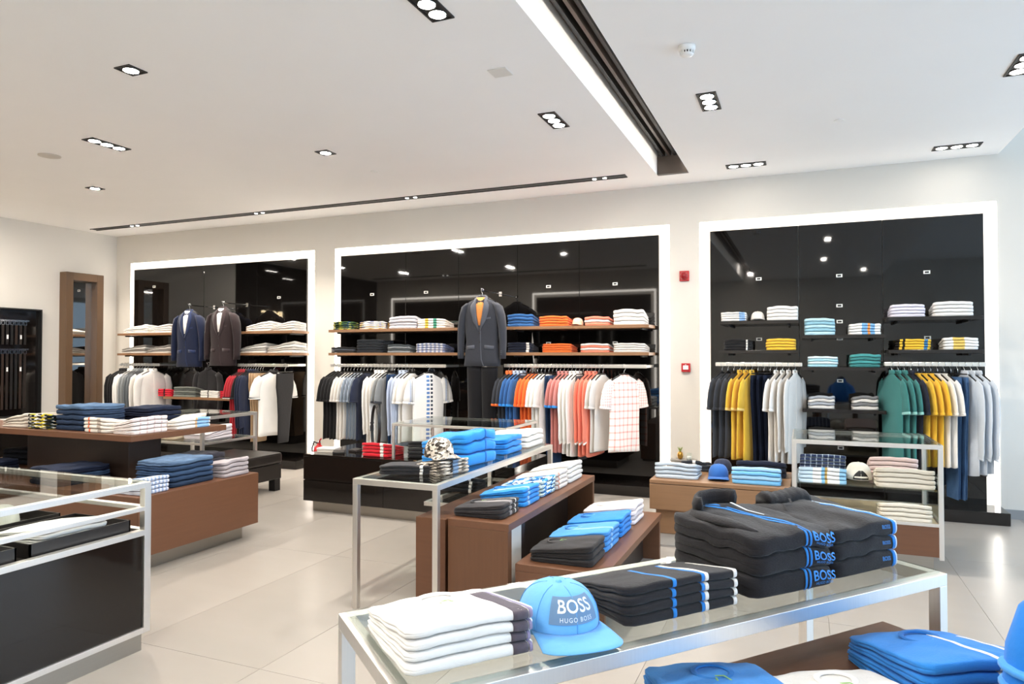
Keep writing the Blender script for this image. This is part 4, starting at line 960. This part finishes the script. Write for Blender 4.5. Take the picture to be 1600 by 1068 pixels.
# ------------------------------------------------------------------ centre glass table
CT = 'on centre glass table'; z0 = .829
stack('tee', cloth('2a282a'), 'folded charcoal tee with gold emblem', CT, 3, (.34, .36, .02), (-2.44, 4.04, z0), .35, bands=((.3, .36, W),))
q = obj('emblem', MB().lathe([(0, .0), (.035, .0), (.035, .05), (0, .08)], 12), GOLD, [o for o in bpy.data.objects if o.get('label', '').startswith('topmost folded charcoal tee')][0], (.1, .05, 1.04), scale=(1, 1, 1))
PRNT = blot_cloth('beige_leaf_print', ['d9cec0', '3a332e', 'e6ded2', '8a7f72', 'd9cec0', '55504a'], 9)
stack('tee', PRNT, 'folded leaf print tee', CT, 4, (.28, .3, .022), (-2.24, 4.1, z0), PI / 2 - .3, bands=((-.1, .08, cloth('7d98b8')),))
cap(PRNT, PRNT, 'beige leaf print cap on the centre glass table', (-2.26, 4.12, z0 + .082), .9, sc=1.15)
stack('trousers', SB, 'folded bright blue jogging trousers', 'front pile, ' + CT[3:], 3, (.40, .42, .078), (-2.33, 4.55, z0), PI / 2 - .15, 'thick', bands=((.08, .12, cloth('1f6fbf')),))
stack('trousers', cloth('2884d6'), 'folded bright blue jogging trousers', 'back pile, ' + CT[3:], 3, (.34, .36, .045), (-2.3, 5.12, z0), PI / 2, 'thick')
stack('sweater', W, 'folded white sweater', CT, 3, (.4, .42, .045), (-2.32, 5.58, z0), PI / 2, 'thick')
stack('tee', cloth('1e1d1f'), 'folded black tee with white edge', 'under the centre glass table', 4, (.3, .28, .03), (-2.56, 5.1, .509), .1, bands=((.3, .38, W),))
# taller walnut bench
BB = 'on the taller walnut bench'; z0 = .601
TAGW = cloth('2d2a2b')
stack('tee', cloth('302c2d'), 'folded charcoal tee with grey stripe', BB, 3, (.30, .34, .03), (-1.86, 4.02, z0), PI / 2, bands=((-.1, .02, cloth('8f8a8a')), (.2, .24, W)), collar=cloth('3a3637'), tagm=GREEN)
stack('tee', SB, 'folded bright blue tee', BB, 4, (.30, .34, .03), (-1.86, 4.40, z0), PI / 2, bands=((-.3, -.2, cloth('9cc4ea')),), collar=cloth('2a7ac4'), tagm=cloth('1c2b3c'))
stack('shirt', blot_cloth('blue_white_leaf', ['2b79c4', 'e8efe8', '174a80', '4b9ae0', 'cfe0cc'], 9), 'folded blue and white print shirt', BB, 4, (.3, .34, .03), (-1.86, 4.74, z0), PI / 2)
stack('tee', cloth('e9dfd4'), 'folded cream tee with pink edge', BB, 4, (.24, .36, .032), (-1.86, 5.02, z0), PI / 2, bands=((-.44, -.38, cloth('e5a48e')),))
stack('sweater', cloth('e4e0d8'), 'folded off-white sweater', BB, 4, (.36, .36, .036), (-1.86, 5.36, z0), PI / 2)
# lower walnut bench
BC = 'on the lower walnut bench'; z0 = .361
stack('tee', cloth('2b2828'), 'folded black tee with hang tag', BC, 3, (.32, .40, .042), (-1.34, 4.08, z0), PI / 2, collar=cloth('383434'), tagm=GREEN)
stack('tee', cloth('4d97dd'), 'folded sky blue tee', BC, 4, (.34, .40, .033), (-1.34, 4.43, z0), PI / 2, bands=((-.2, -.1, cloth('8fc0ee')),), collar=cloth('2f78bd'), tagm=GREEN)
stack('tee', cloth('2f86d8'), 'folded royal blue tee', BC, 4, (.32, .40, .034), (-1.34, 4.80, z0), PI / 2, collar=cloth('256fb4'), tagm=GREEN)
stack('tee', cloth('e6dcdc'), 'folded pale pink tee', BC, 4, (.34, .40, .034), (-1.34, 5.20, z0), PI / 2, collar=cloth('efe6dc'), tagm=GREEN)
# oak unit
OU = 'on the oak drawer unit'; z0 = .561
stack('tee', cloth('bdc9d3'), 'folded pale grey blue tee', OU, 4, (.36, .34, .033), (-1.0, 6.11, z0))
stack('tee', cloth('2a2d33'), 'folded black striped tee', OU, 3, (.26, .2, .03), (-.90, 6.5, z0), bands=((-.1, 0, W),))
cap(cloth('3467ad'), None, 'mid blue cap on the oak drawer unit', (-.67, 6.12, z0), .1); cap(cloth('2b3145'), None, 'dark navy cap behind the mid blue cap', (-.67, 6.44, z0), -.2)
stack('tee', cloth('79bdea'), 'folded light blue tee', OU, 4, (.38, .3, .034), (-.36, 6.06, z0), mats=[cloth('79bdea'), cloth('a9d5f2')])
stack('sweater', NV2, 'folded navy sweater', OU, 3, (.4, .3, .045), (-.34, 6.44, z0))
# right glass cabinet
RG = 'in the right glass cabinet'; z0 = .601
stack('shirt', check_cloth('navy_plaid', '2a3350', 'd5dbe4', 8, 4, .84, .5), 'folded navy plaid shirt', RG, 6, (.36, .34, .03), (.14, 6.45, z0))
stack('tee', ramp_cloth('white_blue_ends', [(0, 'cfe3ef'), (.3, 'f0efec'), (.48, '86bfe0'), (.55, 'c2a05a'), (.6, 'f0efec'), (.85, '9cc9e2')]), 'folded white tee with blue bands', RG, 4, (.35, .3, .03), (.13, 6.1, z0))
cap(cloth('d9d0c4'), None, 'beige cap standing in the right glass cabinet', (.40, 6.2, z0 + .006), PI + .1, tilt=(-.0, 0), sc=1.15)
stack('trousers', cloth('e0d5c2'), 'folded beige trousers', RG, 4, (.4, .32, .036), (.70, 6.12, z0)); stack('trousers', cloth('d8bcb8'), 'folded dusty pink trousers', RG, 5, (.36, .28, .036), (.66, 6.46, z0))
stack('trousers', cloth('e3dac8'), 'folded cream trousers', 'at the base of the right cabinet', 4, (.36, .32, .033), (.70, 6.1, .356))

# ------------------------------------------------------------------ foreground glass table
FT = 'on foreground glass table'; z0 = .909; RZ = AU
BLU = cloth('2a84d8'); DKP = cloth('58505a')
p = uv(.19, .31)
stack('tee', cloth('eeece9'), 'folded white tee with dark printed end', FT, 4, (.32, .33, .025), (p[0], p[1], z0), RZ, bands=((.30, .42, DKP), (.43, .455, cloth('8d86a8'))), collar=cloth('f3f1ee'), tagm=GREEN)
CP = uv(.468, .375, z0); SKY = cloth('6fb2ea')
c = cap(SKY, cloth('6bb0ea'), 'sky blue cap with grey lettered front patch', CP, AU - .12, sc=1.2, dark=cloth('5c9fd8')); c.scale.z = .98
def capfn(x, y):
    ph = -PI / 2 + x / .088; t = .1 + y / .125
    q = cap_surf(ph, t); e1 = (cap_surf(ph + .02, t) - q); e2 = (cap_surf(ph, t + .02) - q); n_ = e1.cross(e2).normalized()
    return q, n_
patch = MB()
g = [[capfn(-.062 + .124 * i / 16, .012 + .058 * j / 6) for i in range(17)] for j in range(7)]
patch.add([p_ + n_ * .0012 for r_ in g for p_, n_ in r_], [(j * 17 + i, j * 17 + i + 1, (j + 1) * 17 + i + 1, (j + 1) * 17 + i) for j in range(6) for i in range(16)])
obj('front_patch', patch, cloth('6b89aa'), c, smooth=True)
LET = mat('lettering_white', 'e6edf2', rough=.6)
text_on(capfn, 'BOSS', .04, LET, c, bold=.0006, off=.0022, dy=.034, sp=1.02); text_on(capfn, 'HUGO BOSS', .012, LET, c, off=.0022, dy=.017, sp=1.25)
p = uv(.81, .335)
stack('tee', cloth('242225'), 'folded black sports tee with blue seams', FT, 4, (.40, .27, .025), (p[0], p[1], z0), RZ, bands=((-.12, -.09, BLU), (.13, .155, BLU), (.16, .19, W), (.42, .45, W)))
JK = cloth('1f1d20'); p = uv(1.225, .29)
def letter_fn(w, d, t, seed, i, x0):
    def fn(x, y):
        xx = x0 + x / w; tt = max(0, .5 + y / t)
        if tt <= 1:
            yy = -.5 * (1 - KF * lobe(tt)); b_ = fold_bot(xx, yy, 'jacket', seed, i)
            return Vector((xx, yy - .004, b_ + tt * (fold_top(xx, yy, 'jacket', seed, i) - b_))), Vector((0, -1, 0))
        yy = -.5 * (1 - KF) + (tt - 1) * t / d * 1.2
        return Vector((xx, yy - .004, fold_top(xx, yy, 'jacket', seed, i) + .03)), Vector((0, -.2, 1))
    return fn
LB_ = mat('lettering_blue', '3a8fe0', rough=.6)
jz = z0
for i, (lab, tk) in enumerate((('bottom', .055), ('middle', .055), ('topmost', .055))):
    seed = i + 1; w, d = .34, .37
    o = obj('folded_track_jacket', fold_mesh('jacket', 1, i), JK, None, (p[0], p[1], jz + .001), RZ + rnd.uniform(-.03, .03), (w, d, tk))
    tag(o, '%s black track jacket with blue piping and lettering, foreground stack' % lab, 'jacket', 'folded black track jackets')
    for a in (.10, .15): obj('piping', band_mesh('jacket', 1, a, a + .022, .44, i, -.42), BLU, o)
    fn = letter_fn(w, d, tk, 1, i, .33)
    dy_ = -.004 if i < 2 else .0
    text_on(fn, 'BOSS', .040, LB_, o, bold=.0006, off=.006, dy=dy_); text_on(fn, 'HUGO BOSS', .012, LB_, o, off=.006, dy=dy_ - .013, sp=1.1)
    if lab == 'topmost':
        T = lambda x_, y_: fold_top(x_, y_, 'jacket', 1, 2)
        rs = []
        for q in range(15):
            a = PI * (q - .6) / 12.8; cx_, cy_ = -.1 + .2 * math.cos(a), .3 + .13 * math.sin(a); nx_, ny_ = math.cos(a), math.sin(a)
            zt = T(cx_, cy_) - .12
            rs.append([(cx_ + nx_ * k_, cy_ + ny_ * k_, zt + h_) for k_, h_ in ((.035, 0), (.05, .55), (.03, .95), (.0, 1.0), (-.02, .55), (-.02, 0))])
        obj('collar', MB().rings(rs), JK, o, smooth=True)
        obj('zip', MB().tube([(.03, .24, T(.03, .24) + .18), (.08, .1, T(.08, .1) + .1), (.13, -.05, T(.13, -.05) + .08)], [.016, .013, .008], 6), LET, o)
        rs = []
        for x_, y_, r_ in ((-.3, .42, .03), (-.33, .34, .07), (-.36, .15, .085), (-.37, -.05, .08), (-.36, -.22, .07), (-.33, -.34, .05), (-.31, -.38, .02)):
            rs.append([(x_ + r_ * math.cos(2 * PI * k / 12), y_, T(x_, y_) - .1 + 5.0 * r_ * max(0, math.sin(2 * PI * k / 12)) * .9) for k in range(12)])
        obj('sleeve', MB().rings(rs), JK, o, smooth=True)
    jz += tk
p = uv(1.57, .27); TRW = cloth('232123'); jz = z0
for i, (lab, tk) in enumerate((('bottom', .05), ('middle', .05), ('topmost', .05))):
    seed = i; w, d = .33, .36
    o = obj('folded_track_trousers', fold_mesh('jacket', 2, i), TRW, None, (p[0], p[1], jz + .001), RZ + rnd.uniform(-.03, .03), (w, d, tk))
    tag(o, '%s black track trousers with blue side stripe, beside the jackets' % lab, 'trousers', 'folded black track trousers')
    obj('side_stripe', band_mesh('jacket', 2, .38, .42, .44, i, -.3), BLU, o); obj('side_stripe', band_mesh('jacket', 2, .425, .44, .44, i, -.3), cloth('cfe2f2'), o)
    text_on(letter_fn(w, d, tk, 2, i, .27), 'BOSS', .018, LB_, o, off=.006, dy=.002)
    if lab == 'topmost':
        T = lambda x_, y_: fold_top(x_, y_, 'jacket', 2, 2)
        rs = []
        for q in range(17):
            u_ = -.36 + .62 * q / 16; zt = T(u_, .36) - .1; wv = .05 * math.sin(q * 2.6)
            rs.append([(u_, y_, zt + h_ + wv * (h_ > .2)) for y_, h_ in ((.28, .0), (.29, .42), (.34, .72), (.42, .8), (.47, .5), (.47, -.2))])
        obj('waistband', MB().rings(rs), TRW, o, smooth=True)
        obj('drawstring', MB().tube([(x_, y_, T(x_, y_) + h_) for x_, y_, h_ in ((-.1, .27, .3), (-.18, .18, .1), (-.28, .2, .1), (-.36, .08, .1))], .012, 6), TRW, o)
    jz += tk

# ------------------------------------------------------------------ tees on the foreground walnut table
z0 = .701; q = on_z(1118, 1052, .78)
stack('polo', cloth('3f92e2'), 'folded blue polo', 'nearest on foreground walnut table', 3, (.32, .36, .03), (q[0] + .02, q[1] - .03, z0), .5, collar=cloth('2f7fd0'), tagm=GREEN)
q = on_z(1330, 1064, .78)
o = stack('polo', cloth('ebe8e3'), 'folded white polo', 'on foreground walnut table', 3, (.32, .34, .03), (q[0], q[1] - .04, z0), .55, collar=cloth('f2efea'), tagm=GREEN)
text_on(lambda x, y: (Vector((.28 + x / .32, -.34 + y / .34, 1.06)), Vector((0, 0, 1))), 'BOSS', .016, mat('lettering_grey', '8a8d92', rough=.6), o[-1], off=.01)
q = on_z(1464, 1020, .78)
stack('tee', cloth('2f86da'), 'folded blue tee with white stripe', 'on foreground walnut table', 4, (.34, .36, .033), (q[0], q[1], z0), .5, bands=((.1, .135, W), (.38, .41, W)), collar=cloth('1f6bb8'), tagm=GREEN)
# bust in a blue shirt at the right edge
bp_ = (.645, 2.05)
e = empty('display_bust', (bp_[0], bp_[1], 0), AU); tag(e, 'display bust in bright blue polo shirt cut by right image edge', 'mannequin')
bl = cloth('1f78d0')
tab = [(.74, .17, .12), (.78, .19, .13), (.9, .21, .13), (1.0, .215, .12), (1.06, .2, .11), (1.1, .13, .09), (1.13, .07, .065), (1.16, .06, .06)]
obj('torso', MB().rings([[(hw * math.cos(2 * PI * k / 24), ht * math.sin(2 * PI * k / 24), z) for k in range(24)] for z, hw, ht in tab]), bl, e, smooth=True)
for sg in (-1, 1):
    P_ = [(.15, 1.07, .05), (.2, 1.03, .075), (.235, .95, .085), (.25, .86, .085), (.255, .80, .085)]
    s_ = obj('sleeve', MB().rings([[(sg * x + r * .75 * math.cos(2 * PI * k / 16), r * math.sin(2 * PI * k / 16), z) for k in range(16)] for x, z, r in P_]), bl, e, smooth=True)
    for zz in (.86, .9): obj('sleeve_band', MB().rings([[(sg * .253 + (.066 + d_) * math.cos(2 * PI * k / 16), (.087 + d_) * math.sin(2 * PI * k / 16), zz + h_) for k in range(16)] for d_, h_ in ((0, 0), (.004, .002), (.004, .012), (0, .014))]), cloth('4b9ae6'), s_, smooth=True)
obj('collar', MB().rings([[(r * math.cos(2 * PI * k / 20), r * math.sin(2 * PI * k / 20), z) for k in range(20)] for r, z in ((.08, 1.115), (.085, 1.13), (.07, 1.17), (.06, 1.165))], False, False), bl, e, smooth=True)
obj('neck_cap', MB().lathe([(.055, 1.14), (.05, 1.2), (0, 1.21)], 16), MATTB, e, smooth=True)
obj('stand', MB().lathe([(.11, .701), (.11, .71), (.02, .715), (.02, .76)], 20), STEEL, e)

# ------------------------------------------------------------------ left wall
# belt display
e = empty('belt_display', (WX, 6.25, 0)); tag(e, 'black belt display panel at the left image edge', 'display panel')
obj('back_panel', MB().box(0, .02, -.7, .65, .72, 2.27), BLACKL, e)
for b in ((-.72, -.7, .7, 2.29), (.65, .67, .7, 2.29)): obj('frame', MB().box(0, .08, b[0], b[1], b[2], b[3]), MATTB, e)
for b in ((.7, .72), (2.27, 2.29)): obj('frame', MB().box(0, .08, -.7, .65, *b), MATTB, e)
for z in (2.1, 1.68): obj('belt_rail', MB().box(.02, .075, -.66, .48, z, z + .018), CHROME, e)
BELT = [mat('belt_%s' % c, c, rough=.4) for c in ('1a1716', '241d19', '2e211a', '181818')]
strapm = {}
k = 0
for row, (zt, ln, nb) in enumerate(((2.1, .34, 8), (1.68, .86, 8))):
    for i in range(nb):
        y = 6.68 - i * .062
        b = empty('belt', (WX + .06, y, zt - .001)); tag(b, 'leather belt, %s from right in the %s row of the belt display' % (ORD[i], ('upper', 'lower')[row]), 'belt', 'belts on the display')
        if row not in strapm: strapm[row] = MB().box(-.003, .003, -.016, .016, -ln, -.05).box(.004, .008, -.015, .015, -ln + .03, -.06).mesh('strap')
        obj('strap', strapm[row], BELT[(i + row) % 4], b)
        obj('buckle', MB().box(-.004, .006, -.024, -.017, -.055, -.0).box(-.004, .006, .017, .024, -.055, -.0).box(-.004, .006, -.017, .017, -.055, -.048).box(-.004, .006, -.017, .017, -.007, 0), CHROME, b)
        if i % 3 == 1: obj('price_tag', MB().box(.009, .0105, -.012, .012, -.26 - .05 * row, -.2 - .05 * row), WHITE, b)
# tall framed mirror
e = empty('standing_mirror', (WX, 7.54, 0)); tag(e, 'tall walnut framed mirror on the left wall', 'mirror')
MW = wood('mirror_walnut', '5f4731', 2)
for b in ((-.31, -.2), (.2, .31)): obj('frame_side', MB().box(0, .16, b[0], b[1], .25, 2.9), MW, e, bev=.003)
obj('frame_top', MB().box(0, .16, -.2, .2, 2.78, 2.9), MW, e, bev=.003); obj('frame_bottom', MB().box(0, .16, -.2, .2, .25, .35), MW, e, bev=.003)
obj('glass', MB().box(.0, .02, -.2, .2, .35, 2.78), MIRROR, e)
e = empty('feature_panel', (WX, 0, 0)); tag(e, 'black gloss wall cladding behind the sign, mirrored in the left bay', 'wall panel')
for k in range(4): obj('cladding_panel', MB().box(.001, .018, .45 + k * 1.26, .45 + (k + 1) * 1.26 - .006, 0, 3.58), GLOSSB, e)
# sign letters on the left wall, seen mirrored in the left bay
e = empty('wall_sign', (WX, 4.45, 2.37)); tag(e, 'lit brass-coloured wall sign letters mirrored in the left bay', 'sign')
vs, fs = text_mesh('BOSS', .28, .004)
mb = MB(); mb.add([(.05, v[0], v[1]) for v in vs], fs); mb.add([(.022, v[0], v[1]) for v in vs], fs)
obj('letters', mb, emit('sign_lit', (1, .82, .52, 1), 5.0), e)
# ------------------------------------------------------------------ wall fittings between the bays
e = empty('alarm_sounder', (-1.265, WY, 2.52)); tag(e, 'red fire alarm sounder on the wall between the bays', 'alarm')
obj('base', MB().box(-.055, .055, -.03, 0, -.06, .06), RED, e, bev=.006); obj('dome', MB().lathe([(.045, 0), (.045, .02), (.03, .035), (0, .038)], 20), mat('red_lens', '8e1018', rough=.2), e, (0, -.03, 0), rot=(PI / 2, 0, 0), smooth=True)
e = empty('call_point', (-1.25, WY, 1.46)); tag(e, 'small red alarm call point below the alarm sounder', 'call point')
obj('base', MB().box(-.05, .05, -.045, 0, -.05, .05), RED, e, bev=.004); obj('press_panel', MB().box(-.03, .03, -.048, -.044, -.022, .025), WHITE, e); obj('arrow', MB().box(-.008, .008, -.05, -.047, .03, .036), WHITE, e)
# gold pineapple and glass on a ledge
e = empty('wall_ledge', (-1.28, WY, .40)); tag(e, 'small glass ledge on the wall behind the oak unit', 'ledge')
obj('board', MB().box(-.15, .15, -.16, 0, 0, .012), mat('ledge_grey', '9a9690', rough=.2), e); obj('bracket', MB().box(-.02, .02, -.1, 0, -.03, 0), CHROME, e)
e = empty('pineapple_ornament', (-1.31, WY - .09, .412)); tag(e, 'small gold pineapple ornament on the wall ledge', 'ornament')
obj('fruit', MB().lathe([(.012, 0), (.028, .015), (.034, .045), (.028, .075), (.012, .09)], 12), GOLD, e, smooth=True)
for k in range(7): obj('leaf', MB().rings([[(.006, -.004, .088), (.006, .004, .088), (-.002, 0, .088)], [(.02, -.005, .115), (.02, .005, .115), (.014, 0, .117)], [(.03, -.001, .14), (.03, .001, .14), (.029, 0, .141)]]), mat('pine_leaf', '8b9a4a', rough=.5), e, rz=2 * PI * k / 7)
e = empty('glass_jar', (-1.21, WY - .09, .412)); tag(e, 'small glass jar beside the gold pineapple', 'jar')
obj('jar', MB().lathe([(.03, 0), (.032, .07), (.03, .075)], 16), GLASS, e, smooth=True); obj('candle', MB().lathe([(.026, .004), (.026, .04), (0, .042)], 16), WHITE, e, smooth=True)
